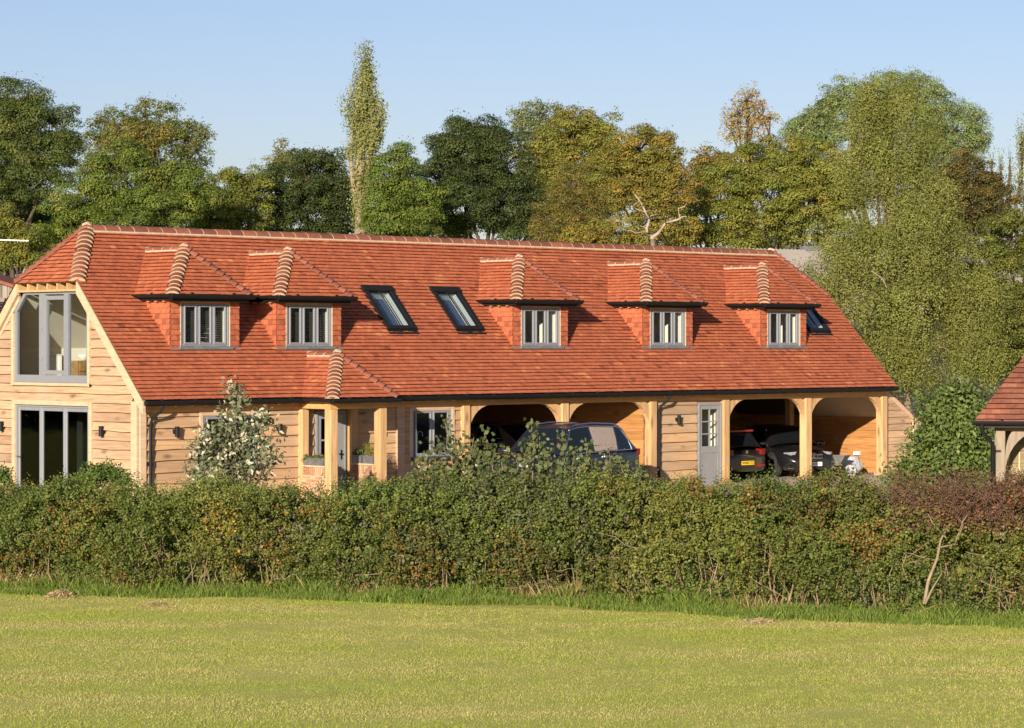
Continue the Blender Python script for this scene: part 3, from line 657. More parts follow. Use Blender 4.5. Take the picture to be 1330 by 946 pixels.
def bifold():
    f = MB(); y0, y1, z1 = 2.13, 5.14, 2.22; xa, xb = .09, .17
    f.box((xa, y0, 0), (xb, y0 + .05, z1)); f.box((xa, y1 - .05, 0), (xb, y1, z1)); f.box((xa, y0 + .05, z1 - .05), (xb, y1 - .05, z1))
    o = f.build("folding_door", "grey_paint", house); w = (y1 - y0 - .1) / 3
    for i in range(3):
        a, b = y0 + .052 + w * i, y0 + .048 + w * (i + 1); p = MB(); s = .075; x2, x3 = xa + .008 + .003 * i, xb - .01
        p.cham((x2, a, .03), (x3, a + s, z1 - .055), .008); p.cham((x2, b - s, .03), (x3, b, z1 - .055), .008); p.box((x2 + .002, a + s, z1 - .055 - s), (x3, b - s, z1 - .056)); p.box((x2 + .002, a + s, .03), (x3, b - s, .03 + s))
        q = p.build("door_leaf", "grey_paint", o)
        g_ = MB(); g_.face([(x2 + .03, a + s, .1), (x2 + .03, b - s, .1), (x2 + .03, b - s, z1 - .12), (x2 + .03, a + s, z1 - .12)]); g_.build("pane", "dark_glass", o)
    h = MB(); h.tube([(xa - .03, y1 - .09, 1.02), (xa - .06, y1 - .09, 1.02), (xa - .06, y1 - .24, 1.02)], .012, 8); h.build("handle", "steel", o)
    t = MB(); t.cham((.035, y0 - .11, 0), (.13, y0 - .002, z1 + .11), .008); t.cham((.035, y1 + .002, 0), (.13, y1 + .11, z1 + .11), .008); t.cham((.03, y0, z1 + .002), (.13, y1, z1 + .11), .008); t.build("trim", "pale_oak", o)
bifold()

# wall lamps ----------------------------------------------------------------
lamp = MB(); lamp.tube([(0, 0, -.11), (0, 0, .11)], .05, 14); lamp.tube([(0, 0, -.115), (0, 0, -.10)], .056, 14); lamp.tube([(0, 0, .10), (0, 0, .115)], .056, 14); lamp.box((-.03, .03, -.05), (.03, .13, .05))
l0 = None
for (p, rz) in [((on_y(229, 563, .23)[0], .20, 1.68), 0), ((on_y(363, 561, .23)[0], .20, 1.68), 0), ((on_y(881, 547, .23)[0], .20, 1.62), 0), ((7.02, .20, 1.62), 0), ((.0, on_x(131, 561, .0)[1], 1.68), -math.pi / 2), ((.0, on_x(1, 550, .0)[1], 1.70), -math.pi / 2)]:
    if l0 is None: o = l0 = lamp.build("wall_lamp", "black_metal", house)
    else: o = l0.copy(); COL.objects.link(o); o.parent = house
    o.location = p; o.rotation_euler = (0, 0, rz)

# dormers -------------------------------------------------------------------
def make_dormer():
    ze, ye, ap, zr, hx, by = 4.75, .80, 1.85, 5.86, 1.10, 1.06; yb = lambda z: (z - HE) / TP
    d = empty('dormer', parent=house); zs = HE + by * TP - .06
    hh = ze - zs + .05; rc = lambda u, v, g_: min(1, max(0, g_.gauss(.24, .14)))
    for a_, b_ in ((-.02, .245), (1.645, 1.92)): m = MB(); tiles(m, (-.95, by, zs), (1, 0, 0), (0, 0, 1), (0, -1, 0), [(a_, 0), (b_, 0), (b_, hh), (a_, hh)], seed=41, gauge=.122, lift=.034, thick=.024, rnd=rc); m.build('front_tiles', 'clay_tile', d)
    for sx in (-1, 1):
        U = (0, -1, 0) if sx < 0 else (0, 1, 0)
        yr = yb(ze) + .05
        poly = [(0, 0), (by - yr if sx > 0 else yr - by, 0)]
        if sx < 0: O = (-.95, yr, zs); poly = [(0, ze - zs + .05), (yr - by, ze - zs + .05), (yr - by, 0.0)]
        else: O = (.95, by, zs); poly = [(0, 0), (0, ze - zs + .05), (yr - by, ze - zs + .05)]
        m = MB(); tiles(m, O, U, (0, 0, 1), (sx, 0, 0), poly, seed=43 + sx, gauge=.122, lift=.034, thick=.024, rnd=rc); m.build('cheek', 'clay_tile', d)
    s = MB()                                                               # solid studwork behind the hung tiles
    s.box((-.945, by + .002, zs), (-.69, by + .1, ze)); s.box((.69, by + .002, zs), (.945, by + .1, ze)); s.box((-.69, by + .002, 4.56), (.69, by + .1, ze))
    for sx in (-1, 1): s.prism([(sx * .945, by, zs), (sx * .945, by, ze), (sx * .945, yb(ze) + .05, ze)], (-sx * .08, 0, 0))
    s.build("studwork", "clay_tile", d)
    hd = MB(); hd.cham((-.70, by - .035, 4.545), (.70, by + .05, 4.66), .01); hd.build("window_head", "oak_lintel", d)
    tr = MB(); tr.cham((-.702, by - .035, 3.56), (-.682, by + .05, 4.545), .004); tr.cham((.682, by - .035, 3.56), (.712, by + .05, 4.545), .004); tr.build("window_trim", "pale_oak", d)
    casement(d, -.68, .68, 3.57, 4.545, by - .02, 3, "window", "lead")
    fl_ = MB(); fl_.prism([(-1.0, by - .09, HE + (by - .09) * TP + .055), (1.0, by - .09, HE + (by - .09) * TP + .055), (1.0, by, zs + .09), (-1.0, by, zs + .09)], (0, -.004, .008)); fl_.build("apron", "lead", d)
    r = MB(); k = (zr - ze); L1 = math.hypot(ap - ye, k); rg = lambda u, v, g_: min(1, max(0, g_.gauss(.58, .15)))
    V = ((0), (ap - ye) / L1, k / L1)
    tiles(r, (-hx, ye, ze), (1, 0, 0), V, (0, -V[2], V[1]), [(-.03, -.04), (2 * hx + .03, -.04), (hx + .05, L1 - .07), (hx - .05, L1 - .07)], seed=47, rnd=tile_rnd)
    L2 = math.hypot(hx, k); yv = yb(ze); ya = yb(zr)
    tiles(r, (-hx, yv, ze), (0, -1, 0), (hx / L2, 0, k / L2), (-k / L2, 0, hx / L2), [(-.25, -.04), (yv - ye + .03, -.04), (yv - ap, L2 - .08), (yv - ya - .12, L2 - .08)], seed=48, rnd=rg)
    tiles(r, (hx, ye, ze), (0, 1, 0), (-hx / L2, 0, k / L2), (k / L2, 0, hx / L2), [(-.03, -.04), (yv - ye + .25, -.04), (ya - ye + .12, L2 - .08), (ap - ye, L2 - .08)], seed=49, rnd=rg)
    A = (-hx, ye, ze - .01); B = (hx, ye, ze - .01); Cc = (hx, yv + .2, ze - .01); D_ = (-hx, yv + .2, ze - .01); P = (0, ap, zr - .09); Q = (0, ya + .1, zr - .09)
    r.face([A, B, P]); r.face([D_, A, P, Q]); r.face([B, Cc, Q, P]); r.face([A, B, Cc, D_][::-1])
    ro = r.build("dormer_roof", "clay_tile", d)
    h = MB(); bonnets(h, (-hx, ye, ze), (0, ap, zr), None, None, .155, .15, seed=51); bonnets(h, (hx, ye, ze), (0, ap, zr), None, None, .19, .15, seed=52); h.build("hip_tiles", ["ridge_clay", "mortar"], d)
    t = MB(); ridge_tiles(t, (0, ap, zr - .085), (0, ya - .03, zr - .085), .36, .12, seed=53); t.build("ridge_tiles", ["ridge_clay", "mortar"], d)
    g_ = MB(); zg = ze - .005
    gutter_mb(g_, (-hx - .08, ye - .06, zg), (hx + .08, ye - .06, zg), .092); gutter_mb(g_, (-hx - .06, ye - .06, zg), (-hx - .06, yv, zg), .075); gutter_mb(g_, (hx + .06, ye - .06, zg), (hx + .06, yv, zg), .075)
    g_.box((-hx + .01, ye + .02, ze - .17), (hx - .01, ye + .04, ze - .012)); g_.box((-hx + .012, ye + .031, ze - .15), (-hx + .03, yv, ze - .012)); g_.box((hx - .03, ye + .031, ze - .15), (hx - .012, yv, ze - .012))
    g_.build("gutter", "black_metal", d)
    q = MB()
    for i in range(6): x = -.9 + .36 * i; q.box((x - .02, ye + .05, ze - .16), (x + .02, by, ze - .06))
    for i in range(4): y = by + .1 + .3 * i; q.box((-hx + .005, y - .02, ze - .175), (-.95, y + .02, ze - .155))
    q.build("rafter_ends", "oak_lintel", d)
    b = MB(); xa = .64
    b.face([(xa, by + .1, 3.2), (xa, 2.6, 3.2), (xa, 2.6, 4.7), (xa, by + .1, 4.7)]); b.face([(-xa, by + .1, 3.2), (-xa, 2.6, 3.2), (-xa, 2.6, 4.7), (-xa, by + .1, 4.7)])
    b.face([(-xa, by + .1, 4.69), (xa, by + .1, 4.69), (xa, 2.6, 4.69), (-xa, 2.6, 4.69)])
    b.build("reveal", "plaster", d)
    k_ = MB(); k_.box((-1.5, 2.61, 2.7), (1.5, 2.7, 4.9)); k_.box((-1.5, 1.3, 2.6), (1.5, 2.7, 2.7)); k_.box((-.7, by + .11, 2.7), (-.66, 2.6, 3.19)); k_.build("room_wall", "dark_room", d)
    return d
dorm0 = make_dormer(); dorms = [dorm0]
for i, x in enumerate(DORM):
    if i: dorms.append(copy_tree(dorm0, house))
for i, x in enumerate(DORM):
    d = dorms[i]; d.location = (x, 0, 0)
    if i < 2:                                                              # slatted blinds drawn in the first two
        b = MB(); z = 3.62
        while z < 4.5: b.face([(-.6, 1.20, z), (.6, 1.20, z), (.6, 1.165, z + .045), (-.6, 1.165, z + .045)]); z += .05
        b.build("pane_backing", "blind_cloth", d)
    else:
        b = MB(); xs = [.30 + .02 * k for k in range(17)]
        b.grid([[(x_, 1.22 + .03 * math.sin(k * 1.9), z_) for k, x_ in enumerate(xs)] for z_ in (3.5, 4.5)]); b.build("curtain", "curtain_cloth", d)

# roof windows ---------------------------------------------------------------
def make_skylight():
    M = Matrix(((1, 0, 0, 0), (0, CP, -SP, 0), (0, SP, CP, 0), (0, 0, 0, 1)))       # local x, up-slope, normal
    w = SKY[0][1] - SKY[0][0]; v0, v1 = SKY_Y[0] / CP, SKY_Y[1] / CP; h = v1 - v0
    f = MB(); e = .075; t = .085
    f.box((-w / 2 - .03, -.03, -.02), (-w / 2 + e, h + .02, t), M=M); f.box((w / 2 - e, -.03, -.02), (w / 2 + .03, h + .02, t), M=M); f.box((-w / 2 - .05, h - .10, -.018), (w / 2 + .05, h + .07, t + .02), M=M); f.box((-w / 2 + e, -.028, -.018), (w / 2 - e, .085, t - .004), M=M)
    f.box((-w / 2 - .04, -.17, .03), (w / 2 + .04, -.02, .042), M=M)
    f.box((-.012, .08, t - .03), (.012, h - .1, t - .008), M=M)
    o = f.build("skylight", "black_metal", house)
    p = MB(); p.face([tuple(M @ Vector(q)) for q in ((-w / 2 + e, .08, t - .03), (w / 2 - e, .08, t - .03), (w / 2 - e, h - .1, t - .03), (-w / 2 + e, h - .1, t - .03))]); p.build("pane", "sky_glass", o)
    r = MB(); dz = -.24; a, b, c, d = -w / 2 + e + .03, w / 2 - e - .03, .06, h - .08
    for q in (((a, c, 0), (a, d, 0), (a, d, dz), (a, c, dz)), ((b, c, 0), (b, d, 0), (b, d, dz), (b, c, dz)), ((a, c, 0), (b, c, 0), (b, c, dz), (a, c, dz)), ((a, d, 0), (b, d, 0), (b, d, dz), (a, d, dz))):
        r.face([tuple(M @ Vector(k)) for k in q])
    r.build("reveal", "plaster", o)
    k = MB(); k.face([tuple(M @ Vector(q)) for q in ((a, c, dz), (b, c, dz), (b, d, dz), (a, d, dz))]); k.build("pane_backing", "blue_sheet", o)  # plain blue sheet closing the foot of the skylight well
    return o
s0 = make_skylight()
for i, (a, b) in enumerate(SKY):
    o = s0 if i == 0 else copy_tree(s0, house)
    o.location = ((a + b) / 2, SKY_Y[0], HE + SKY_Y[0] * TP)

# side door with six panes ---------------------------------------------------
def side_door():
    x0, x1, zb, zt = 18.26, 19.17, -.2, 2.04; y = .30; f = MB()
    f.box((x0, y - .02, zb), (x0 + .05, y + .08, zt)); f.box((x1 - .05, y - .02, zb), (x1, y + .08, zt)); f.box((x0 + .05, y - .018, zt - .06), (x1 - .05, y + .08, zt))
    a, b = x0 + .055, x1 - .055; s = .085
    f.box((a, y, zb), (a + s, y + .05, zt - .065)); f.box((b - s, y, zb), (b, y + .05, zt - .065)); f.box((a + s, y + .001, zt - .17), (b - s, y + .05, zt - .066)); f.box((a + s, y + .001, .70), (b - s, y + .05, .88)); f.box((a + s, y + .001, zb), (b - s, y + .05, zb + .2))
    c = (a + b) / 2; f.box((c - .016, y + .003, .88), (c + .016, y + .045, zt - .17))
    for k in (1, 2): z = .88 + (zt - .17 - .88) * k / 3; f.box((a + s, y + .004, z - .016), (b - s, y + .044, z + .016))
    n = 4
    for k in range(n): xx = a + s + (b - a - 2 * s) * k / n; f.box((xx + .006, y + .014, zb + .2), (xx + (b - a - 2 * s) / n - .006, y + .04, .70))
    o = f.build("side_door", "door_paint", house)
    for k in range(3):
        for q in (0, 1):
            z = .88 + (zt - .17 - .88) * k / 3; xa, xb = ((a + s, c), (c, b - s))[q]
            p = MB(); p.face([(xa, y + .024, z), (xb, y + .024, z), (xb, y + .024, z + (zt - 1.05) / 3), (xa, y + .024, z + (zt - 1.05) / 3)]); p.build("pane", "window_glass", o)
    r = MB(); r.box((19.16, .45, -.2), (19.2, 2.2, 2.4)); r.build("lobby_wall", "plaster", o)
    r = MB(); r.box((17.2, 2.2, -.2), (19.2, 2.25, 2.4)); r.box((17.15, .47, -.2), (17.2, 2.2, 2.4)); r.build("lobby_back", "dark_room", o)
side_door()

# porch ------------------------------------------------------------------------
def porch():
    P = empty("porch", parent=house)
    ye, hx, xc, ze, zr = -1.08, .98, 5.43, 2.40, 3.43; ap = ye + 1.0; yb = lambda z: (z - HE) / TP
    r = MB(); k = zr - ze; L1 = math.hypot(ap - ye, k); V = (0, (ap - ye) / L1, k / L1)
    tiles(r, (xc - hx, ye, ze), (1, 0, 0), V, (0, -V[2], V[1]), [(-.03, -.03), (2 * hx + .03, -.03), (hx + .05, L1 - .07), (hx - .05, L1 - .07)], seed=61, rnd=tile_rnd)
    L2 = math.hypot(hx, k); yv = yb(ze); ya = yb(zr)
    tiles(r, (xc - hx, yv, ze), (0, -1, 0), (hx / L2, 0, k / L2), (-k / L2, 0, hx / L2), [(-.2, -.03), (yv - ye + .03, -.03), (yv - ap, L2 - .08), (yv - ya - .12, L2 - .08)], seed=62, rnd=tile_rnd)
    tiles(r, (xc + hx, ye, ze), (0, 1, 0), (-hx / L2, 0, k / L2), (k / L2, 0, hx / L2), [(-.03, -.03), (yv - ye + .2, -.03), (ya - ye + .12, L2 - .08), (ap - ye, L2 - .08)], seed=63, rnd=tile_rnd)
    A = (xc - hx, ye, ze - .01); B = (xc + hx, ye, ze - .01); C_ = (xc + hx, .3, ze - .01); D_ = (xc - hx, .3, ze - .01); a = (xc, ap, zr - .09); q = (xc, ya + .1, zr - .09)
    r.face([A, B, a]); r.face([D_, A, a, q]); r.face([B, C_, q, a]); r.face([A, B, C_, D_][::-1]); r.build("porch_roof", "clay_tile", P)
    h = MB(); bonnets(h, (xc - hx, ye, ze), (xc, ap, zr), None, None, .15, .15, seed=64); bonnets(h, (xc + hx, ye, ze), (xc, ap, zr), None, None, .19, .15, seed=65); h.build("hip_tiles", ["ridge_clay", "mortar"], P)
    t = MB(); ridge_tiles(t, (xc, ap, zr - .085), (xc, ya - .03, zr - .085), .36, .12, seed=66); t.build("ridge_tiles", ["ridge_clay", "mortar"], P)
    g_ = MB(); gutter_mb(g_, (xc - hx - .05, ye - .05, 2.37), (xc + hx + .05, ye - .05, 2.37), .085); gutter_mb(g_, (xc - hx - .05, ye - .05, 2.37), (xc - hx - .05, .0, 2.37), .058); gutter_mb(g_, (xc + hx + .05, ye - .05, 2.37), (xc + hx + .05, .0, 2.37), .058); g_.build("gutter", "black_metal", P)
    bm = MB(); bm.cham((4.58, -.86, 2.13), (6.28, -.66, 2.33), .012, 0, .3); bm.cham((4.60, -.655, 2.131), (4.78, .23, 2.32), .012, 0, .6); bm.cham((6.08, -.655, 2.131), (6.26, .23, 2.32), .012, 0, .4); bm.build("porch_beam", "oak_lintel", P)
    for x, y in ((4.69, -.76), (6.17, -.76)):
        p = MB(); p.cham((x - .11, y - .11, 0), (x + .11, y + .11, 2.129), .014, 0, x % 1); p.build("post", "oak_beam", P)
    for x in (4.69, 6.17):
        p = MB(); p.cham((x - .10, .16, 0), (x + .10, .33, 2.112), .012, 0, x % 1); p.build("post", "oak_beam", P)
    rg = random.Random(5)
    for x in (4.69, 6.17):                                                     # low brick walls with a soldier course on top
        w = MB(); y0, y1 = -.645, .155; w.box((x - .09, y0, 0), (x + .09, y1, .80), 1)
        z = .01; kk = 0
        while z < .60:
            y = y0 + .005 - (.11 if kk % 2 else 0)
            while y < y1:
                a, b = max(y, y0 + .004), min(y + .205, y1 - .004)
                if b - a > .03: w.box((x - .103, a + .004, z), (x + .103, b, z + .058), 0, rg.random())
                y += .217
            z += .074; kk += 1
        y = y0 + .004
        while y < y1 - .05: w.box((x - .108, y, z + .004), (x + .108, y + .054, z + .19), 0, rg.random()); y += .0735
        w.box((x - .13, y0 - .0, .80), (x + .13, y1 + .0, .835), 1); w.build("brick_wall", ["brick", "mortar"], P)
    f = MB(); y = .29; x0, x1 = 5.10, 6.0
    f.box((x0, y - .02, 0), (x0 + .05, y + .08, 2.06)); f.box((x1 - .05, y - .02, 0), (x1, y + .08, 2.06)); f.box((x0 + .05, y - .018, 2.0), (x1 - .05, y + .08, 2.058))
    a, b = x0 + .055, x1 - .055; s = .10
    f.box((a, y, 0), (a + s, y + .05, 1.99)); f.box((b - s - .12, y, 0), (b, y + .05, 1.99)); f.box((a + s, y + .001, 1.88), (b - s - .12, y + .05, 1.989)); f.box((a + s, y + .001, .8), (b - s - .12, y + .05, .95)); f.box((a + s, y + .012, 0), (b - s - .12, y + .05, .8)); f.box((a + s, y + .002, 1.36), (b - s - .12, y + .048, 1.40))
    o = f.build("front_door", "door_paint", P)
    g2 = MB(); g2.face([(a + s, y + .025, .95), (b - s - .12, y + .025, .95), (b - s - .12, y + .025, 1.88), (a + s, y + .025, 1.88)]); g2.build("pane", "dark_glass", o)
    h2 = MB(); h2.box((b - .10, y - .012, .92), (b - .06, y, 1.14)); h2.tube([(b - .08, y - .012, 1.05), (b - .08, y - .05, 1.05), (b - .19, y - .05, 1.05)], .014, 8); h2.build("handle", "black_metal", o)
    st = MB(); st.box((4.85, -.85, 0), (6.0, .3, .06)); st.build("step", "concrete", P)
porch()

# lean-to on the far end ----------------------------------------------------------
def lean_to():
    T = empty("lean_to", parent=house); sl = .62; xm = lambda z: 26.24 + (2.30 - z) / sl
    w = MB(); boards(w, (0, .36, 0), (1, 0, 0), (0, -1, 0), 26.24, 28.5, -.25, 2.25, ext=lambda z: (26.24, min(27.66, xm(z + .06))), seed=71, lens=(3, 5)); w.prism([(26.24, .364, -.4), (27.64, .364, -.4), (27.64, .364, 1.40), (26.24, .364, 2.24)], (0, .08, 0)); w.build("lean_to_wall", "oak_board", T)
    b = MB(); b.prism([(26.20, .30, 2.36), (27.88, .30, 2.36 - 1.68 * sl), (27.88, .30, 2.22 - 1.68 * sl), (26.20, .30, 2.20)], (0, .055, 0)); b.build("bargeboard", "pale_oak", T)
    r = MB(); Ls = math.hypot(1.72, 1.72 * sl); tiles(r, (27.92, .352, 2.40 - 1.72 * sl), (0, 1, 0), (-1.72 / Ls, 0, 1.72 * sl / Ls), (1.72 * sl / Ls, 0, 1.72 / Ls), [(0, 0), (5.5, 0), (5.5, Ls), (0, Ls)], seed=72, rnd=tile_rnd)
    r.face([(27.92, .36, 2.38 - 1.72 * sl), (27.92, 5.7, 2.38 - 1.72 * sl), (26.2, 5.7, 2.38), (26.2, .36, 2.38)]); r.build("lean_to_roof", "clay_tile", T)
    p = MB(); p.cham((27.50, .28, -.3), (27.66, .42, 1.42), .01); p.build("post", "pale_oak", T)
lean_to()
# ------------------------------------------------------------------ things in and on the house
def radiator():
    a = on_y(60, 470, 6.1); b = on_y(81, 470, 6.1); m = MB(); z0 = 2.74; x0, x1 = a[0], b[0]
    n = 12; w = (x1 - x0) / n
    for i in range(n): m.cham((x0 + i * w + .006, 6.11, z0), (x0 + (i + 1) * w - .006, 6.17, z0 + .62), .012)
    m.box((x0, 6.125, z0 + .02), (x1, 6.2, z0 + .60)); m.box((x0 - .008, 6.10, z0 + .615), (x1 + .008, 6.19, z0 + .635))
    props(m.build("radiator", "white_paint"), "white panel radiator on the low wall behind the gable window", "radiator")
    a = on_y(92, 470, 5.8); c = MB(); X0 = a[0]; X1 = X0 + .85
    c.cham((X0, 5.5, 2.62), (X1, 5.95, 3.22), .012)
    for k in range(2):
        for j in range(2): c.cham((X0 + .04 + j * (X1 - X0) / 2 - .01 * j, 5.47, 2.70 + .26 * k), (X0 + (j + 1) * (X1 - X0) / 2 - .03, 5.499, 2.92 + .26 * k), .008, 0, .5)
    props(c.build("drawer_chest", "wicker"), "brown wicker chest of drawers behind right pane of gable window", "chest")
    d = MB(); rows = []
    for r_, z in ((.05, 3.222), (.10, 3.26), (.14, 3.33), (.15, 3.36), (.14, 3.36), (.09, 3.27)): rows.append([(X0 + .3 + r_ * math.cos(t), 5.7 + r_ * math.sin(t), z) for t in np.linspace(0, 2 * math.pi, 17)[:-1]])
    d.grid(rows, 0, .5, True, True); d.face(rows[0][::-1]); d.face(rows[-1])
    props(d.build("bowl", "white_paint"), "white bowl standing on the brown chest behind gable window", "bowl")
radiator()

# ------------------------------------------------------------------ cars (local x forward, y left)
def lerp(a, b, t): return a + (b - a) * t
def interp(tab, x):
    for (xa, *ra), (xb, *rb) in zip(tab[:-1], tab[1:]):
        if xa <= x <= xb: t = (x - xa) / (xb - xa); return [lerp(p, q, t) for p, q in zip(ra, rb)]
    return list(tab[0][1:]) if x < tab[0][0] else list(tab[-1][1:])
def car(name, label, loc, rz, L, W, body, house_, paint, windows, ws, rw, wheel_x, wr=.33, shade=None, rails=False, trim="chrome", front=None, rear=None):
    root = empty(name, label, "car", loc, rz)
    hw = W / 2; m = MB(); rows = []
    xs = sorted({b[0] for b in body} | set(np.linspace(body[0][0], body[-1][0], 22)))
    for x in xs:
        f, zb, zt, zc = interp(body, x); w = hw * f
        half = [(0, zb), (w * .86, zb), (w * .97, zb + .12), (w, lerp(zb, zt, .45)), (w * .985, lerp(zb, zt, .8)), (w * .95, zt - .02), (w * .90, zt), (w * .5, lerp(zt, zc, .8)), (0, zc)]
        ring = [(x, y, z) for y, z in half] + [(x, -y, z) for y, z in half[-2:0:-1]]; rows.append(ring)
    m.grid(rows, 0, .5, True, True); m.face(rows[0]); m.face(rows[-1][::-1])
    bo = m.build("body", paint, root)
    # cabin: stations x, roof half width, roof height, belt height
    def S(x): return interp(house_, x)
    def P(x, t, sy, off=0.0):
        rwid, zr, zb, bw = S(x); tt = t
        return (x, sy * (lerp(bw, rwid, tt) + .035 * math.sin(math.pi * tt) + off), lerp(zb, zr, tt))
    c = MB(); cx = sorted({h[0] for h in house_} | set(np.linspace(house_[0][0], house_[-1][0], 26)))
    for sy in (-1, 1): c.grid([[P(x, t, sy) for t in (0, .25, .5, .75, .93, 1)] for x in cx], 0, .5, True)
    def top(x, s): 
        rwid, zr, zb, bw = S(x); return (x, rwid * s, zr + .035 * (1 - s * s))
    c.grid([[top(x, s) for s in np.linspace(-1, 1, 9)] for x in cx], 0, .5, True)
    c.build("cabin", paint, root)
    def topglass(nm, xa, xb, ins, mat):
        g = MB(); g.grid([[tuple(np.array(top(x, s)) + np.array([0.012 if nm == "windscreen" else -.012, 0, .012])) for s in np.linspace(-ins, ins, 9)] for x in np.linspace(xa, xb, 6)], 0, .5, True); g.build(nm, mat, root)
    topglass("windscreen", *ws, .90, "car_glass"); topglass("rear_window", *rw, .84, "car_glass")
    for sy in (-1, 1):
        for k, (pts) in enumerate(windows):
            g = MB(); ed = []
            # pts: list of x spans by height: (t, x_rear, x_front)
            g.grid([[P(lerp(a, b, q), t, sy, .006) for q in np.linspace(0, 1, 7)] for t, a, b in pts], 0, .5, True)
            mt = "sunshade" if (shade == (k, sy)) else "car_glass"
            g.build("side_window", mt, root)
        tr = MB(); lo = [P(x, windows[0][0][0] - .03, sy, .012) for x in np.linspace(windows[-1][0][1] if False else min(w_[0][1] for w_ in windows) - .03, max(w_[0][2] for w_ in windows) + .04, 12)]
        rear_edge = [P(a - .03, t, sy, .012) for t, a, b in min(windows, key=lambda q: q[0][1])]; frn = [P(b + .04, t, sy, .012) for t, a, b in max(windows, key=lambda q: q[0][2])]
        hi = [P(x, .955, sy, .012) for x in np.linspace(rear_edge[-1][0], frn[-1][0], 12)]
        tr.tube(lo, .015, 6); tr.tube(rear_edge, .015, 6); tr.tube(frn, .015, 6); tr.tube(hi, .015, 6); tr.build("window_trim", trim, root)
        if rails:
            r = MB(); xs_ = np.linspace(house_[2][0] - .05, house_[-3][0] + .1, 14); 
            pts_ = [(x, sy * (S(x)[0] * .93), S(x)[1] + .012 + .03 * math.sin(math.pi * min(1, max(0, (i + .0) / 13))) ** .3) for i, x in enumerate(xs_)]
            r.tube(pts_, .017, 8); r.build("roof_rail", "chrome", root)
        mi = MB(); mx = max(w_[0][2] for w_ in windows) - .05; zb = S(mx)[2] + .06
        rows = [[(mx + .0 + .085 * math.cos(t) * s, sy * (hw * .95 + y), zb + .07 * math.sin(t) * s) for t in np.linspace(0, 2 * math.pi, 13)[:-1]] for y, s in ((-.06, .3), (.02, .9), (.10, 1.05), (.17, .95), (.21, .5))]
        mi.grid(rows, 0, .5, True, True); mi.face(rows[-1]); mi.build("wing_mirror", paint, root)
        hd = MB()
        for hx in (.25, -.75):
            y = hw * .995; hd.cham((hx - .11, sy * y - .012, .86), (hx + .11, sy * y + .022, .895), .006)
        hd.build("door_handle", trim, root)
        for wx in wheel_x:
            y = sy * (hw - .11); t = MB(); rows = []
            for rr, yy in ((wr * .62, -.10), (wr * .93, -.11), (wr, -.07), (wr, .07), (wr * .93, .11), (wr * .66, .10)): rows.append([(wx + rr * math.cos(a), y + sy * yy, wr + rr * math.sin(a)) for a in np.linspace(0, 2 * math.pi, 29)[:-1]])
            t.grid(rows, 0, .5, True, True); w_ = t.build("wheel", "rubber", root)
            r = MB(); r.disc((wx, y + sy * .06, wr), (0, sy, 0), wr * .66, 24); q = r.build("wheel_disc", "black_metal", w_)
            r = MB()
            for k in range(5):
                a = 2 * math.pi * k / 5 + .3; d = Vector((math.cos(a), 0, math.sin(a))); p = Vector((wx, y + sy * .085, wr)); s_ = Vector((-math.sin(a), 0, math.cos(a)))
                r.face([tuple(p + s_ * .035 + d * .04), tuple(p - s_ * .035 + d * .04), tuple(p - s_ * .022 + d * wr * .63), tuple(p + s_ * .022 + d * wr * .63)])
            r.disc((wx, y + sy * .088, wr), (0, sy, 0), .06, 12)
            ring = [[(wx + rr * math.cos(a), y + sy * yy, wr + rr * math.sin(a)) for a in np.linspace(0, 2 * math.pi, 29)[:-1]] for rr, yy in ((wr * .60, .075), (wr * .68, .10))]
            r.grid(ring, 0, .5, True, True); r.build("rim", "alloy", w_)
            ar = MB(); ar.grid([[(wx + rr * math.cos(a), sy * (hw * yy), wr + rr * math.sin(a)) for a in np.linspace(-.1, math.pi + .1, 15)] for rr, yy in ((wr * 1.0, .985), (wr * 1.16, 1.004), (wr * 1.22, .99))], 0, .5, True); ar.build("wheel_arch", "rubber", root)
    return root
MAT["car_glass"] = mat_plain("car_glass", (.008, .011, .013), 0.06, coat=0.0, spec=0.45, noise=0.02)
def text_mesh(name, s, size, mat, parent, M):
    cu = bpy.data.curves.new(name, 'FONT'); cu.body = s; cu.size = size; cu.align_x = 'CENTER'; cu.align_y = 'CENTER'; cu.extrude = .002; cu.offset = size * .012
    o = bpy.data.objects.new(name, cu); COL.objects.link(o)
    dg = bpy.context.evaluated_depsgraph_get(); me = bpy.data.meshes.new_from_object(o.evaluated_get(dg))
    bpy.data.objects.remove(o); me.transform(M); me.materials.clear(); me.materials.append(MAT[mat]); me.name = name
    q = bpy.data.objects.new(name, me); COL.objects.link(q); q.parent = parent; return q
def plate(root, x, y, z, nx, mat, s):
    p = MB(); p.cham((x - .006, y - .26, z - .056), (x + .006, y + .26, z + .056), .004); o = p.build("number_plate", mat, root)
    # text frame: reads along +y for a rear plate seen from behind (-x), along -y for a front plate
    if nx < 0: M = Matrix(((0, 0, -1, x - .008), (-1, 0, 0, y), (0, 1, 0, z), (0, 0, 0, 1)))
    else: M = Matrix(((0, 0, 1, x + .008), (1, 0, 0, y), (0, 1, 0, z), (0, 0, 0, 1)))
    text_mesh("lettering", s, .098, "plate_ink", o, M)

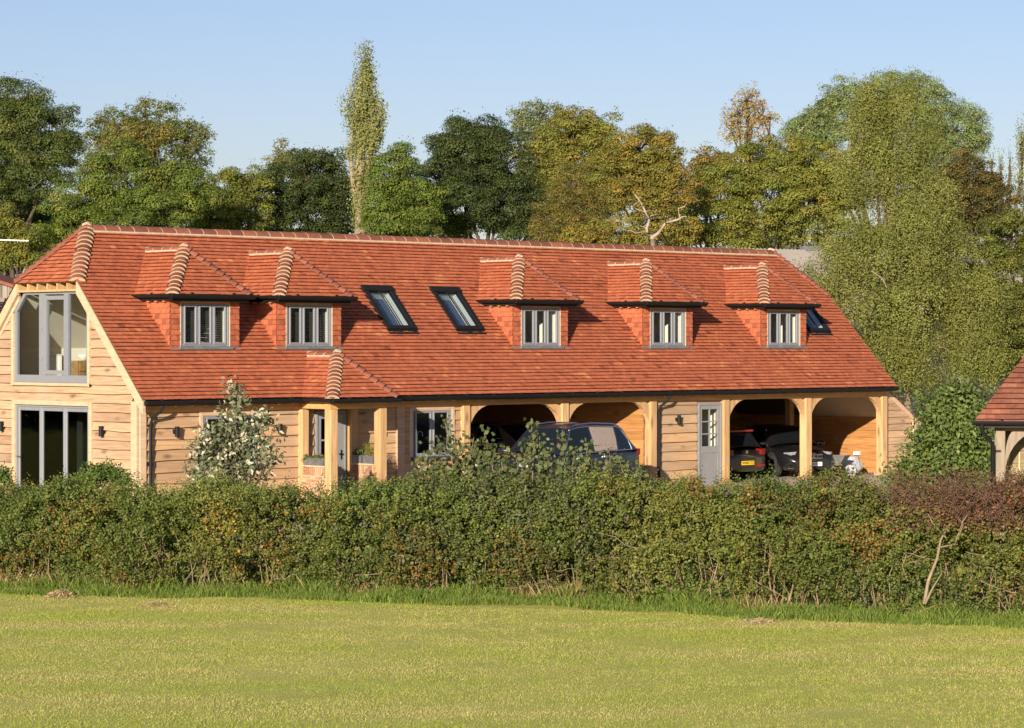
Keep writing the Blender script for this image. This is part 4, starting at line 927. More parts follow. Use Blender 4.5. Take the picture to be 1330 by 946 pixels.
# dark blue SUV parked along the front
SUVH = [(-2.12, .62, 1.03, 1.00, .86), (-1.98, .60, 1.30, 1.00, .87), (-1.78, .60, 1.52, 1.00, .88), (-1.5, .60, 1.595, 1.0, .885), (-.5, .62, 1.635, .985, .89), (.1, .61, 1.61, .975, .89), (.42, .59, 1.545, .97, .885), (1.12, .64, 1.0, .96, .86)]
nearA = at(727, 590, 61.6); rz = math.radians(188); off = (1.08 * math.cos(rz) - .88 * math.sin(rz), 1.08 * math.sin(rz) + .88 * math.cos(rz))
suv = car("parked_car", "dark blue SUV with chrome window trim and beige sunshade parked outside the carport", (nearA[0] - off[0], nearA[1] - off[1], .04), rz, 4.5, 1.84,
    [(-2.26, .80, .45, .88, .90), (-2.18, .92, .32, .97, 1.0), (-1.6, .99, .24, 1.0, 1.02), (0, 1.0, .24, .99, 1.0), (1.0, .995, .24, .96, 1.02), (1.5, .98, .25, .92, 1.01), (2.05, .90, .30, .80, .90), (2.24, .72, .38, .64, .70)], SUVH, "paint_blue",
    [[(.05, -.22, .98), (.3, -.22, .80), (.6, -.25, .60), (.92, -.28, .34)], [(.05, -1.22, -.30), (.5, -1.28, -.32), (.92, -1.36, -.36)], [(.05, -1.78, -1.30), (.5, -1.74, -1.36), (.92, -1.62, -1.44)]],
    (.46, 1.06), (-2.08, -1.82), (1.33, -1.33), .36, shade=(1, 1), rails=True)
for sy in (-1, 1):
    b = MB(); b.cham((-2.22, sy * .72 - .12, .86), (-2.10, sy * .72 + .12, 1.02), .02); b.build("tail_light", "lamp_red", suv)
    b = MB(); b.cham((2.0, sy * .66 - .15, .68), (2.16, sy * .66 + .15, .80), .02); b.build("headlight", "lamp_clear", suv)
b = MB(); b.cham((2.17, -.45, .52), (2.235, .45, .64), .01); b.build("grille", "black_metal", suv)

# grey estate inside the second bay, front outwards
car("parked_car", "dark grey car parked deep in the shade of the carport behind the SUV", (14.75, 4.1, .03), math.radians(-90), 4.4, 1.76,
    [(-2.2, .80, .42, .82, .86), (-2.05, .94, .30, .92, .95), (-1.2, .99, .22, .94, .96), (.9, .99, .22, .90, .95), (1.5, .97, .24, .84, .92), (2.0, .88, .28, .70, .78), (2.2, .70, .36, .56, .62)],
    [(-2.0, .60, .95, .93, .80), (-1.7, .57, 1.32, .93, .81), (-1.2, .57, 1.42, .93, .82), (-.3, .58, 1.47, .92, .82), (.3, .57, 1.43, .91, .82), (1.15, .60, .92, .90, .80)], "paint_grey",
    [[(.06, -.3, .85), (.5, -.3, .6), (.92, -.3, .35)], [(.06, -1.15, -.36), (.92, -1.1, -.36)]], (.36, 1.08), (-1.95, -1.72), (1.3, -1.3), .31, trim="black_metal")

# maroon hatchback, tail towards us
hat = car("parked_car", "black hatchback with red spoiler and yellow number plate nosed into the carport", (21.2, 3.06, -.175), math.radians(90), 3.85, 1.70,
    [(-1.92, .84, .36, .62, .66), (-1.86, .95, .26, .80, .84), (-1.4, .99, .20, .90, .92), (.5, .99, .2, .88, .92), (1.2, .96, .22, .80, .9), (1.7, .86, .26, .66, .74), (1.9, .68, .34, .5, .56)],
    [(-1.80, .60, .92, .88, .78), (-1.60, .56, 1.26, .89, .79), (-1.42, .555, 1.38, .89, .80), (-.4, .56, 1.46, .88, .81), (.2, .55, 1.42, .87, .81), (1.0, .58, .90, .86, .79)], "paint_black",
    [[(.06, -.3, .75), (.5, -.3, .52), (.92, -.3, .3)], [(.06, -1.2, -.36), (.92, -1.2, -.36)]], (.26, .94), (-1.78, -1.55), (1.2, -1.2), .30, trim="black_metal")
b = MB(); b.cham((-1.66, -.53, 1.345), (-1.38, .53, 1.41), .02); b.build("spoiler", "spoiler_red", hat)
for sy in (-1, 1): b = MB(); b.cham((-1.90, sy * .66 - .10, .70), (-1.74, sy * .66 + .12, .88), .02); b.build("tail_light", "lamp_red", hat)
b = MB(); b.cham((-1.945, -.70, .40), (-1.90, -.28, .45), .006); b.build("reflector", "lamp_red", hat)
b = MB(); b.disc((-1.885, 0, .80), (-1, 0, 0), .05, 18, 0, .5, .012); b.build("badge", "chrome", hat)
plate(hat, -1.945, .02, .50, -1, "plate_yellow", "WV60 CTZ")

# black saloon, nose towards us with a starred grille
sal = car("parked_car", "black saloon with round starred grille emblem facing out behind the oak carport post", (0, 0, -.175), math.radians(246), 4.4, 1.78,
    [(-2.2, .80, .42, .86, .9), (-2.05, .93, .30, .93, .98), (-1.2, .99, .2, .93, .98), (.7, .995, .2, .88, .95), (1.4, .98, .22, .80, .91), (1.95, .90, .22, .68, .80), (2.15, .78, .26, .58, .70), (2.22, .62, .32, .5, .60)],
    [(-1.75, .62, .98, .94, .79), (-1.0, .55, 1.36, .94, .80), (-.3, .56, 1.43, .92, .81), (.2, .55, 1.40, .9, .81), (1.15, .60, .93, .87, .79)], "paint_black",
    [[(.06, -.3, .85), (.5, -.3, .58), (.92, -.3, .3)], [(.06, -1.2, -.36), (.92, -.95, -.36)]], (.26, 1.08), (-1.7, -1.05), (1.33, -1.32), .32)
hd = Vector((math.cos(math.radians(246)), math.sin(math.radians(246)), 0)); nose = at(1056, 590, 74.0)
sal.location = (nose[0] - hd.x * 2.2, nose[1] - hd.y * 2.2, -.175)
for sy in (-1, 1):
    b = MB(); rows = [[(2.06 - .16 * abs(s) + dx, sy * (.56 + .20 * s), .665 + .075 * math.sin(t) * (1 - .25 * s)) for t in np.linspace(0, 2 * math.pi, 13)[:-1]] for s, dx in ((-1, .045), (-.3, .07), (.4, .045), (1, -.02))]
    b.grid(rows, 0, .5, True, True); b.face(rows[0]); b.face(rows[-1]); b.build("headlight", "lamp_clear", sal)
b = MB(); b.cham((2.12, -.30, .50), (2.235, .30, .72), .03); go = b.build("grille", "black_metal", sal)
b = MB(); 
for z in (.56, .66): b.box((2.236, -.28, z - .012), (2.242, .28, z + .012))
b.build("grille_bar", "chrome", go)
b = MB(); K = 24; ring = [(2.255, .105 * math.cos(2 * math.pi * k / K), .61 + .105 * math.sin(2 * math.pi * k / K)) for k in range(K + 1)]; b.tube(ring, .010, 6, cap=False)
for k in range(3):
    a = math.pi / 2 + 2 * math.pi * k / 3; d = (math.cos(a), math.sin(a)); s_ = (-d[1] * .022, d[0] * .022)
    b.face([(2.257, s_[0], .61 + s_[1]), (2.257, d[0] * .10, .61 + d[1] * .10), (2.257, -s_[0], .61 - s_[1])])
b.build("emblem", "chrome", go)
plate(sal, 2.245, 0, .40, 1, "plate_white", "GN08 KXE")
b = MB(); b.cham((2.1, -.75, .27), (2.16, .75, .30), .008); b.build("bumper_trim", "chrome", sal)

# wheelbarrow beside the saloon
def wheelbarrow():
    p = at(1083, 606, 74.6); o = empty("wheelbarrow", "small grey wheelbarrow with pale tyre at the mouth of the right carport bay", "wheelbarrow", (p[0], p[1], -.17), math.radians(-70))
    m = MB(); lo = [(-.25, -.18, .33), (.22, -.16, .33), (.22, .16, .33), (-.25, .18, .33)]; hi = [(-.42, -.30, .60), (.42, -.26, .62), (.42, .26, .62), (-.42, .30, .60)]
    m.grid([lo, hi], 0, .5, False, True); m.face(lo[::-1]); inn = [(x * .96, y * .96, z + .004) for x, y, z in hi]; m.grid([hi, inn, [(x * .95, y * .95, z + .02) for x, y, z in lo]], 0, .5, False, True); m.build("tray", "zinc", o)
    f = MB()
    for s in (-1, 1): f.tube([(-.85, s * .27, .56), (-.3, s * .22, .36), (.45, s * .06, .20)], .018, 8); f.tube([(-.3, s * .2, .34), (-.34, s * .22, 0)], .016, 8)
    f.build("frame", "black_metal", o)
    w = MB(); rows = [[(.5 + r * math.cos(a), y, .18 + r * math.sin(a)) for a in np.linspace(0, 2 * math.pi, 21)[:-1]] for r, y in ((.10, -.03), (.17, -.045), (.18, 0), (.17, .045), (.10, .03))]; w.grid(rows, 0, .5, True, True); w.build("wheel", "bag_white", o)
wheelbarrow()
def sack():
    rg = random.Random(4); m = MB(); rows = []
    for z, r in ((0, .30), (.12, .40), (.28, .42), (.42, .36), (.52, .33), (.50, .29), (.30, .30), (.12, .22)):
        rows.append([(r * (1 + .22 * mnoise.noise((math.cos(a) * 1.7, math.sin(a) * 1.7, z * 4))) * math.cos(a) * 1.15, r * (1 + .22 * mnoise.noise((math.cos(a) * 1.7, math.sin(a) * 1.7, z * 4 + 9))) * math.sin(a), z + .07 * mnoise.noise((a, z * 5, 2)) * (z > .05)) for a in np.linspace(0, 2 * math.pi, 25)[:-1]])
    m.grid(rows, 0, .5, False, True); m.face(rows[0][::-1]); m.face(rows[-1])
    o = m.build("builders_bag", "bag_white"); o.location = (25.75, 1.3, -.17); o.rotation_euler = (0, 0, .6)
    props(o, "crumpled white open builder's bag on the floor beside the right carport post", "bag")
sack()
b = MB(); p = on_x(1114, 589, 27.42); b.cham((27.34, p[1] - .10, p[2] - .05), (27.42, p[1] + .10, p[2] + .06), .01); props(b.build("socket_box", "white_paint"), "small white box fixed to the sunlit boards of right carport wall", "box")

# planters on the porch walls
def planter(loc, size, seed, label):
    o = empty("planter", label, "planter", loc); lx, ly, h = size; m = MB()
    o_ = [(-lx, -ly), (lx, -ly), (lx, ly), (-lx, ly)]
    rows = [[(x * .90, y * .90, 0) for x, y in o_], [(x, y, h) for x, y in o_], [(x * .9, y * .93, h) for x, y in o_], [(x * .88, y * .9, h - .03) for x, y in o_]]
    m.grid(rows, 0, .5, False, True); m.face(rows[0][::-1]); m.face(rows[-1], 1); m.build("trough", ["zinc", "earth"], o)
    return o
PLANTERS = [(planter((4.69, -.24, .836), (.10, .38, .17), 1, "long zinc trough of trailing plants on left porch wall"), (.10, .36, .17), 0),
            (planter((6.17, -.02, .836), (.10, .15, .19), 2, "dark square pot with green plant beside the front door"), (.10, .14, .19), 1),
            (planter((6.17, -.42, .836), (.10, .19, .19), 3, "zinc box holding a yellow-green bush on right porch wall"), (.1, .17, .19), 2)]

# ------------------------------------------------------------------ neighbouring buildings
def outbuilding():
    D = 45.0; p0 = at(1268, 545, D); o = empty("outbuilding", "small open-fronted outbuilding with weathered red tiled roof, cut off by the picture edge", "outbuilding", (p0[0], p0[1], 0), -YAW - math.radians(15))
    ze = p0[2]; p = math.radians(50); c, s = math.cos(p), math.sin(p); r = MB()
    tiles(r, (0, 0, ze), (1, 0, 0), (0, c, s), (0, -s, c), [(-.02, -.02), (7, -.02), (7, 3.6), (1.95, 3.6)], gauge=.115, tw=.165, seed=81, rnd=lambda u, v, rg: min(1, max(0, rg.gauss(.5, .28))))
    r.face([(0, 0, ze - .02), (7, 0, ze - .02), (7, 3.6 * c, ze + 3.6 * s), (1.95, 3.6 * c, ze + 3.6 * s)]); r.face([(0, 0, ze - .02), (1.95, 3.6 * c, ze + 3.6 * s), (1.95, 3.8, ze + 3.6 * s), (0, 5.5, ze)])
    ro = r.build("roof", "old_clay_tile", o)
    h = MB(); bonnets(h, (.80, 1.36 * c, ze + 1.36 * s + .03), (1.95, 3.6 * c, ze + 3.6 * s + .03), None, None, .2, .11, seed=82); h.build("hip_tiles", ["ridge_clay", "mortar"], ro)
    g = MB(); gutter_mb(g, (-.06, -.05, ze - .03), (7, -.05, ze - .03), .06); g.box((0, .0, ze - .14), (7, .03, ze - .02)); g.box((-.01, .031, ze - .14), (.02, 5, ze - .02)); g.build("gutter", "black_metal", o)
    d = MB(); d.tube([(.10, -.05, ze - .06), (.10, -.05, ze - .20), (.26, .20, ze - .42), (.27, .22, 0)], .036, 10)
    for z in (.9, 1.75): d.tube([(.27, .22, z), (.27, .22, z + .06)], .046, 10); d.box((.27, .21, z + .015), (.4, .25, z + .045))
    d.build("downpipe", "black_metal", o)
    q = MB(); q.cham((.31, .25, 0), (.47, .41, ze - .18), .012); q.build("post", "grey_timber", o)
    q = MB(); q.cham((.3, .27, ze - .20), (7, .40, ze - .02), .01); q.build("eaves_beam", "grey_board", o)
    q = MB(); K = 10
    A = [(.47 + .62 * (1 - math.cos(t)), ze - .20 - .75 * (1 - math.sin(t))) for t in np.linspace(0, math.pi / 2, K)]; B = [(.47 + .50 * (1 - math.cos(t)) + .0, ze - .20 - .60 * (1 - math.sin(t)) + .0) for t in np.linspace(0, math.pi / 2, K)]
    B = [(x, max(z, z)) for x, z in B]
    for i in range(K - 1):
        Q = [A[i], A[i + 1], (lerp(.47, A[i + 1][0], .25), lerp(A[i + 1][1], ze - .2, .35)), (lerp(.47, A[i][0], .25), lerp(A[i][1], ze - .2, .35))]
        q.face([(x, .28, z) for x, z in Q]); q.face([(x, .38, z) for x, z in Q][::-1]); q.face([(A[i][0], .28, A[i][1]), (A[i + 1][0], .28, A[i + 1][1]), (A[i + 1][0], .38, A[i + 1][1]), (A[i][0], .38, A[i][1])])
    q.build("brace", "grey_timber", o)
    w = MB(); boards(w, (0, 1.0, 0), (1, 0, 0), (0, -1, 0), .3, 7, 0, ze - .1, course=.22, seed=83); w.box((.3, 1.004, 0), (7, 1.1, ze)); w.box((.28, .42, 0), (.31, 5, ze)); w.build("wall", "grey_board", o)
    # canes and a pale cloth leaning in the bay
    R = Matrix.Rotation(-YAW - math.radians(15), 4, 'Z'); base = Vector((p0[0], p0[1], 0))
    for k, (x, y, hh, lean) in enumerate(((.66, .75, 1.75, .03), (.86, .72, 2.0, -.02))):
        m = MB(); m.tube([(0, 0, 0), (lean, .1, hh * .5), (lean * 2, .22, hh)], [.017, .015, .012], 6); c_ = m.build("garden_cane", "cane"); c_.location = base + R @ Vector((x, y, 0)); c_.rotation_euler = (0, 0, -YAW)
        props(c_, ["shorter yellow cane leaning inside the outbuilding near its brace", "taller yellow cane under the white cap inside the outbuilding"][k], "cane", "yellow canes in the outbuilding")
    m = MB(); rows = [[(r_ * 1.5 * math.cos(a), r_ * .7 * math.sin(a), z + .10 * math.cos(a)) for a in np.linspace(0, 2 * math.pi, 17)[:-1]] for r_, z in ((.17, 0), (.16, .05), (.10, .09), (.02, .10))]; m.grid(rows, 0, .5, True, True); m.face(rows[-1]); m.face(rows[0][::-1])
    c_ = m.build("shade_cap", "white_paint"); v = base + R @ Vector((1.02, .68, 1.78)); c_.location = v; c_.rotation_euler = (0, .15, -YAW); props(c_, "white tilted cap hung in the outbuilding opening above the canes", "cap")
outbuilding()

def grey_barn():
    a, b = at(850, 320, 97), at(1420, 322, 107); o = empty("farm_barn", "large grey cement-roofed farm barn half hidden behind the birch tree", "barn")
    zr = 7.22; ax = Vector((b[0] - a[0], b[1] - a[1], 0)); L = ax.length; ax.normalize(); nr = Vector((ax.y, -ax.x, 0))   # towards the camera
    A = Vector((a[0], a[1], zr)); ev = 8.0; dz = 2.6; r = MB(); n = 240
    rows = [[tuple(A + ax * (L * i / n) + nr * t * ev - Vector((0, 0, dz * t)) + Vector((0, 0, .03 * math.cos(i * math.pi)))) for i in range(n + 1)] for t in (0, .33, .66, 1)]
    r.grid(rows, 0, .5, False); r.face([tuple(A), tuple(A + ax * L), tuple(A + ax * L - nr * ev - Vector((0, 0, dz))), tuple(A - nr * ev - Vector((0, 0, dz)))]); r.build("roof", "cement_roof", o)
    w = MB(); n = 400; q = nr * (ev - .4); rows = [[tuple(A + q + ax * (L * i / n) + nr * (.03 * math.sin(i * 1.57)) + Vector((0, 0, z - zr))) for i in range(n + 1)] for z in (0, zr - dz + .1)]
    w.grid(rows, 0, .5, False); w.build("wall", "corrugated", o)
    for i in range(9):
        v = MB(); c = A + ax * (7.0 + i * 1.55); v.box((-.35, -.18, -.03), (.35, .18, .13), M=Matrix.Translation(c) @ Matrix.Rotation(math.atan2(ax.y, ax.x), 4, 'Z')); v.build("ridge_vent", "lead", o)
grey_barn()
def left_shed():
    D = 78; o = empty("plank_shed", "weathered grey plank shed with low tiled lean-to roof at the left edge", "shed")
    c = at(-10, 360, D); X = Vector((RGT[0], RGT[1], 0)); Y = Vector((FWD[0], FWD[1], 0)); B = Vector((c[0], c[1], 0))
    def W(x, y, z): return tuple(B + X * x + Y * y + Vector((0, 0, z)))
    m = MB(); rg = random.Random(3); x = -3.0
    while x < .55:
        zt = 5.55 - (x + .2) * .30; m.face([W(x, 0, 0), W(x + .13, 0, 0), W(x + .13, 0, zt - .04), W(x, 0, zt)], 0, rg.random()); m.face([W(x + .13, 0, 0), W(x + .15, .03, 0), W(x + .15, .03, zt), W(x + .13, 0, zt)], 0, .1); x += .15
    m.face([W(.55, 0, 0), W(.55, 6, 0), W(.55, 6, 5.3), W(.55, 0, 5.3)], 0, .3); m.build("wall", "shed_plank", o)
    r = MB(); r.prism([W(-3.2, -.15, 6.55), W(.75, -.15, 5.36), W(.75, -.15, 5.26), W(-3.2, -.15, 6.45)], tuple(Y * 6)); r.build("roof", "old_clay_tile", o)
    r = MB(); U = X; V = (Y * .8 + Vector((0, 0, .6))); tiles(r, W(-3.2, -2.1, 3.95), tuple(X), tuple(V), tuple(X.cross(V)), [(0, 0), (3.6, 0), (3.6, 1.7), (0, 1.7)], gauge=.16, tw=.2, seed=91); r.face([W(-3.2, -2.1, 3.9), W(.4, -2.1, 3.9), W(.4, -.05, 5.0), W(-3.2, -.05, 5.0)]); r.build("lean_to_roof", "old_grey_tile", o)
    g = MB(); g.tube([W(-3.2, -2.15, 3.9), W(.4, -2.15, 3.9)], .05, 8); g.build("gutter", "black_metal", o)
    w = MB(); w.box((0, 0, 0), (.9, .1, 1.1)); 
    q = MB(); q.face([W(-.55, -.02, 4.95), W(-.1, -.02, 4.95), W(-.1, -.02, 5.35), W(-.55, -.02, 5.35)]); q.build("window", "dark_grey_paint", o)
    f = MB(); f.face([W(-3.2, -2.0, 0), W(.38, -2.0, 0), W(.38, -2.0, 3.88), W(-3.2, -2.0, 3.88)]); f.build("lean_to_wall", "shed_plank", o)
mat_attr("old_grey_tile", [(0.0, (.24, .19, .15)), (1.0, (.40, .33, .27))], rough=0.9, grain=(5, 5, 5), grain_amt=.25)
left_shed()
m = MB(); a, b = at(-40, 311, 82), at(37, 313, 82); m.tube([tuple(at(-40, 480, 82) * np.array([1, 1, 0])), tuple(a - np.array([0, 0, .6])), tuple(a), tuple(at(-30, 311, 82)), tuple(b)], .022, 8)
props(m.build("pole_arm", "white_paint"), "thin white horizontal pole arm against the trees above the plank shed", "pole")
# ------------------------------------------------------------------ vegetation
F3 = np.array([FWD[0], FWD[1], 0.0]); R3 = np.array([RGT[0], RGT[1], 0.0]); UP = np.array([0, 0, 1.0])
def unit(a): return a / np.maximum(np.linalg.norm(a, axis=-1, keepdims=True), 1e-9)
def px_of(P):
    d = P - CAM; dep = d[:, :2] @ FWD; return 665 + FPX * (d[:, :2] @ RGT) / dep, HOR - FPX * d[:, 2] / dep
def leafquads(pos, nrm, size, asp, rng, along=None, fold=.10):
    n = len(pos); nrm = unit(nrm)
    r = rng.normal(size=(n, 3)) if along is None else along + rng.normal(size=(n, 3)) * .15
    t = unit(r - nrm * np.sum(r * nrm, 1, keepdims=True)); b = np.cross(nrm, t)
    s = (size if np.ndim(size) else np.full(n, size))[:, None]
    a = (asp if np.ndim(asp) else np.full(n, asp))[:, None]
    V = np.empty((n, 4, 3)); V[:, 0] = pos - t * s * .5; V[:, 1] = pos + b * s * a * .5 + nrm * s * fold; V[:, 2] = pos + t * s * .5; V[:, 3] = pos - b * s * a * .5 + nrm * s * fold
    return V.reshape(-1, 3)
def pick(pal, w, n, rng, jit=.16):
    pal = np.array(pal); c = pal[rng.choice(len(pal), n, p=np.array(w) / sum(w))]
    return np.clip(c * (1 + rng.normal(size=(n, 1)) * jit) * (1 + rng.normal(size=(n, 3)) * .05), 0.004, 1)
def limb(mb, p, q, r0, r1, rng, wob=.12, n=5):
    p, q = np.array(p), np.array(q); L = np.linalg.norm(q - p); pts = [p + (q - p) * t + (rng.normal(size=3) * wob * L * (0 < i < n)) * .5 for i, t in enumerate(np.linspace(0, 1, n + 1))]
    mb.tube(pts, list(np.linspace(r0, r1, n + 1)), 7)

def tree(name, label, D, lobes, pal, w, cat="tree", group=None, leaf=2.5, clump=15, dens=1.5, seed=1, asp=.62, flat=.8, trunk="bark", stem=None, mat="leaf", branches=True, rough=1.0, tint=.28):
    rng = np.random.default_rng(seed); k = D / FPX; root = empty(name, label, cat, group=group)
    PP = []; NN = []; CC = []
    pal = np.array(pal); tips = []
    for lb in lobes:
        u, v, ru, rv = lb[:4]; dD = lb[4] if len(lb) > 4 else 0.0
        c = at(u, v, D + dD); R = np.array([ru * k, ru * k * .85, rv * k])
        clump_ = clump * 1.25; n = max(6, int(4 * math.pi * ((ru * rv) ** .5) ** 2 / (clump_ ** 2 * 1.15)))
        d = unit(rng.normal(size=(n, 3))); d = d[(d[:, 1] < .35) | (rng.random(n) < .45)]; n = len(d)
        lump = np.array([mnoise.noise((a[0] * 1.6 + seed, a[1] * 1.6, a[2] * 1.6 + u * .01)) for a in d]); gap = np.array([mnoise.noise((a[0] * 2.6, a[1] * 2.6 + seed, a[2] * 2.6 + v * .01)) for a in d])
        sel = gap < .30; d, lump = d[sel], lump[sel]; n = len(d)
        rad = rng.uniform(.35, 1.06, n) ** .55 * (1 + .34 * lump)
        cc = c + (d[:, :1] * R[0] * R3 + d[:, 1:2] * R[1] * F3 + d[:, 2:3] * R[2] * UP) * rad[:, None]
        cr = clump_ * k * rng.uniform(.45, 1.2, n) * rough
        tips.append((c, cc))
        for i in range(n):
            m = int(dens * 7.0 * (cr[i] / (leaf * k)) ** 2)
            ax = unit(d[i, 0] * R3 + d[i, 1] * F3 + .25 * UP + rng.normal(size=3) * .35); ax2 = np.cross(ax, UP)
            e = unit(rng.normal(size=(m, 3)) + .45 * UP); rr = rng.uniform(.25, 1.06, m) ** .5
            q = e * (rr * cr[i])[:, None] * np.array([1, 1, flat * .72])
            q = q + ax * (q @ ax)[:, None] * .35; q[:, 2] -= .35 * np.maximum(q @ ax, 0) * .6
            PP.append(cc[i] + q); NN.append(unit(e * .75 + UP * .25 + rng.normal(size=(m, 3)) * .26))
            base = pick(pal, w, 1, rng, .16)[0]; leafc = pick(pal, w, m, rng, .10); CC.append(leafc * .28 + base * .72)
        m = int(n * 5); di = rng.integers(0, n, m); q = cc[di] + unit(d[di, :1] * R3 + d[di, 1:2] * F3 + d[di, 2:3] * UP + rng.normal(size=(m, 3)) * .5) * (cr[di] * rng.uniform(.85, 1.3, m))[:, None]
        PP.append(q); NN.append(rng.normal(size=(m, 3)) - F3 * .4); CC.append(pick(pal, w, m, rng, .18))
    P = np.concatenate(PP); N = np.concatenate(NN); Cc = np.minimum(np.concatenate(CC) * np.array([1.08, 1.16, 1.06]), .6)
    s = leaf * k * rng.uniform(.75, 1.35, len(P))
    np_mesh("crown", leafquads(P, N, s, asp, rng), 4, mat, root, Cc)
    tb = MB(); u0 = np.mean([l[0] for l in lobes]); top = min(lobes, key=lambda l: l[1])
    base = at(stem if stem else u0, 400, D + 1); base[2] = -.3; ct = at(top[0], top[1], D + 1); h = ct[2]
    r0 = .011 * h + .04
    limb(tb, base, ct, r0, r0 * .25, rng, .03, 8)
    for c, cc in tips:
        fork = base + (ct - base) * rng.uniform(.3, .5); limb(tb, fork, c, r0 * .5, r0 * .22, rng, .06)
        if branches:
            for q in cc[rng.choice(len(cc), min(len(cc), 16), replace=False)]: limb(tb, c + (q - c) * .05, q, r0 * .16, r0 * .04, rng, .10, 4)
    tb.build("trunk", trunk, root)
    return root

G_DARK = [(.045, .060, .019), (.060, .078, .024), (.082, .095, .030), (.030, .042, .015)]
G_MID = [(.105, .138, .027), (.140, .168, .034), (.080, .108, .024), (.175, .18, .042)]
G_BRIGHT = [(.100, .135, .026), (.130, .160, .034), (.072, .102, .022), (.165, .175, .04)]
G_OLIVE = [(0.147, 0.147, 0.031), (0.189, 0.175, 0.039), (0.112, 0.115, 0.028), (0.231, 0.203, 0.050)]
G_YELL = [(0.270, 0.223, 0.041), (0.324, 0.257, 0.047), (0.203, 0.176, 0.038), (0.162, 0.162, 0.035)]
OCHRE = [(.20, .15, .042), (.17, .135, .04), (.23, .155, .042), (.14, .125, .036)]
ORANGE = [(0.360, 0.180, 0.036), (0.288, 0.162, 0.034), (0.204, 0.138, 0.031), (0.144, 0.114, 0.029)]
PALE = [(0.169, 0.202, 0.081), (0.208, 0.234, 0.098), (0.130, 0.163, 0.065), (0.247, 0.260, 0.117)]
W4 = [.35, .3, .2, .15]
BG = "trees along the skyline behind the barn"
tree("oak_tree", "tall dark green tree at the left edge, highest on that side", 112, [(30, 175, 52, 45), (50, 215, 46, 45), (0, 150, 40, 36), (70, 180, 32, 40), (-10, 235, 50, 50), (25, 290, 50, 50, 3), (25, 130, 28, 16), (-60, 220, 60, 90)], [(0.068, 0.089, 0.024), (0.095, 0.111, 0.030), (0.049, 0.065, 0.020), (0.128, 0.132, 0.038)], W4, group=BG, seed=101, clump=14)
tree("maple_sapling", "small yellowing tree at the left edge above the plank shed", 96, [(10, 295, 26, 22), (30, 305, 22, 18), (-20, 300, 30, 26), (5, 330, 34, 26), (45, 330, 30, 24)], [(.165, .160, .034), (.20, .18, .038), (.125, .135, .03), (.10, .115, .028)], W4, group=BG, seed=102, clump=10)
tree("oak_tree", "tall airy oak with ochre leaf patches on its left half", 140, [(150, 165, 28, 24), (190, 150, 34, 20), (240, 178, 28, 26), (130, 185, 24, 24), (205, 190, 50, 36), (255, 195, 16, 22), (165, 200, 40, 30)], [(.110, .125, .032), (.14, .148, .040), (.165, .14, .038), (.078, .092, .027)], W4, group=BG, seed=103, clump=9, dens=.85)
tree("ochre_branch_tree", "rusty ochre crown showing just under the airy oak", 134, [(155, 185, 26, 18), (200, 178, 22, 16)], [(.185, .145, .044), (.15, .135, .04), (.20, .15, .042), (.125, .125, .036)], W4, group=BG, seed=104, clump=9, leaf=2.8)
tree("maple_tree", "broad mid green maple behind the left hip of the roof", 100, [(165, 235, 48, 46), (120, 262, 44, 40), (215, 260, 46, 44), (80, 285, 36, 34), (160, 285, 70, 40), (240, 240, 28, 34), (175, 200, 26, 20)], G_MID, W4, group=BG, seed=105, clump=13)
tree("field_maple", "yellow-olive rounded tree left of the dark bushy tree", 106, [(300, 250, 36, 32), (330, 240, 22, 26), (270, 270, 30, 34), (310, 285, 44, 30)], [(.145, .150, .032), (.175, .168, .036), (.115, .128, .028), (.085, .105, .026)], W4, group=BG, seed=106, clump=10)
tree("ash_tree", "thin pale topped tree rising behind the dark bushy tree", 150, [(365, 205, 18, 20), (350, 225, 18, 20), (385, 215, 14, 18)], [(0.176, 0.162, 0.061), (0.135, 0.132, 0.047), (0.216, 0.189, 0.068), (0.101, 0.108, 0.038)], W4, group=BG, seed=107, clump=8, dens=1.1)
tree("holm_oak", "dark dense bushy evergreen left of the poplar", 108, [(400, 235, 46, 42), (430, 225, 28, 36), (365, 255, 28, 38), (400, 275, 62, 36), (440, 268, 20, 40)], G_DARK, W4, group=BG, seed=108, clump=11)
tree("ash_tree", "bright green rounded tree right of the poplar", 102, [(517, 225, 30, 34), (505, 262, 32, 36), (537, 262, 32, 40), (488, 292, 20, 22), (525, 290, 40, 26), (518, 202, 16, 14)], G_BRIGHT, W4, group=BG, seed=109, clump=11)
tree("holm_oak", "largest dark evergreen oak in the middle of the skyline", 106, [(615, 205, 50, 44), (590, 190, 34, 32), (655, 215, 40, 42), (570, 245, 32, 44), (660, 262, 48, 42), (605, 265, 66, 44), (640, 180, 24, 22), (690, 270, 22, 32)], G_DARK, W4, group=BG, seed=110, clump=12)
tree("eucalyptus_tree", "pale grey-green airy tree peeping over the ochre trees", 165, [(705, 147, 26, 18), (680, 160, 16, 22), (728, 152, 16, 16), (700, 175, 30, 20)], [(0.162, 0.182, 0.101), (0.135, 0.155, 0.084), (0.203, 0.216, 0.121), (0.108, 0.128, 0.068)], W4, group=BG, seed=111, clump=7, dens=.8, leaf=2.6)
tree("lime_tree", "ochre-green tall broad tree right of the dark oak", 120, [(740, 180, 46, 36), (705, 205, 36, 36), (775, 195, 40, 42), (745, 225, 56, 40), (700, 250, 26, 34), (790, 230, 34, 44)], [(.170, .165, .036), (.205, .178, .040), (.135, .140, .032), (.24, .185, .042)], W4, group=BG, seed=112, clump=11)
tree("lime_tree", "orange-tinged autumn tree above the bare dead branch", 116, [(830, 195, 34, 34), (855, 215, 32, 40), (812, 225, 34, 40), (868, 245, 24, 36), (835, 262, 44, 36)], [(.215, .165, .038), (.185, .158, .038), (.145, .142, .034), (.27, .175, .040)], W4, group=BG, seed=113, clump=10)
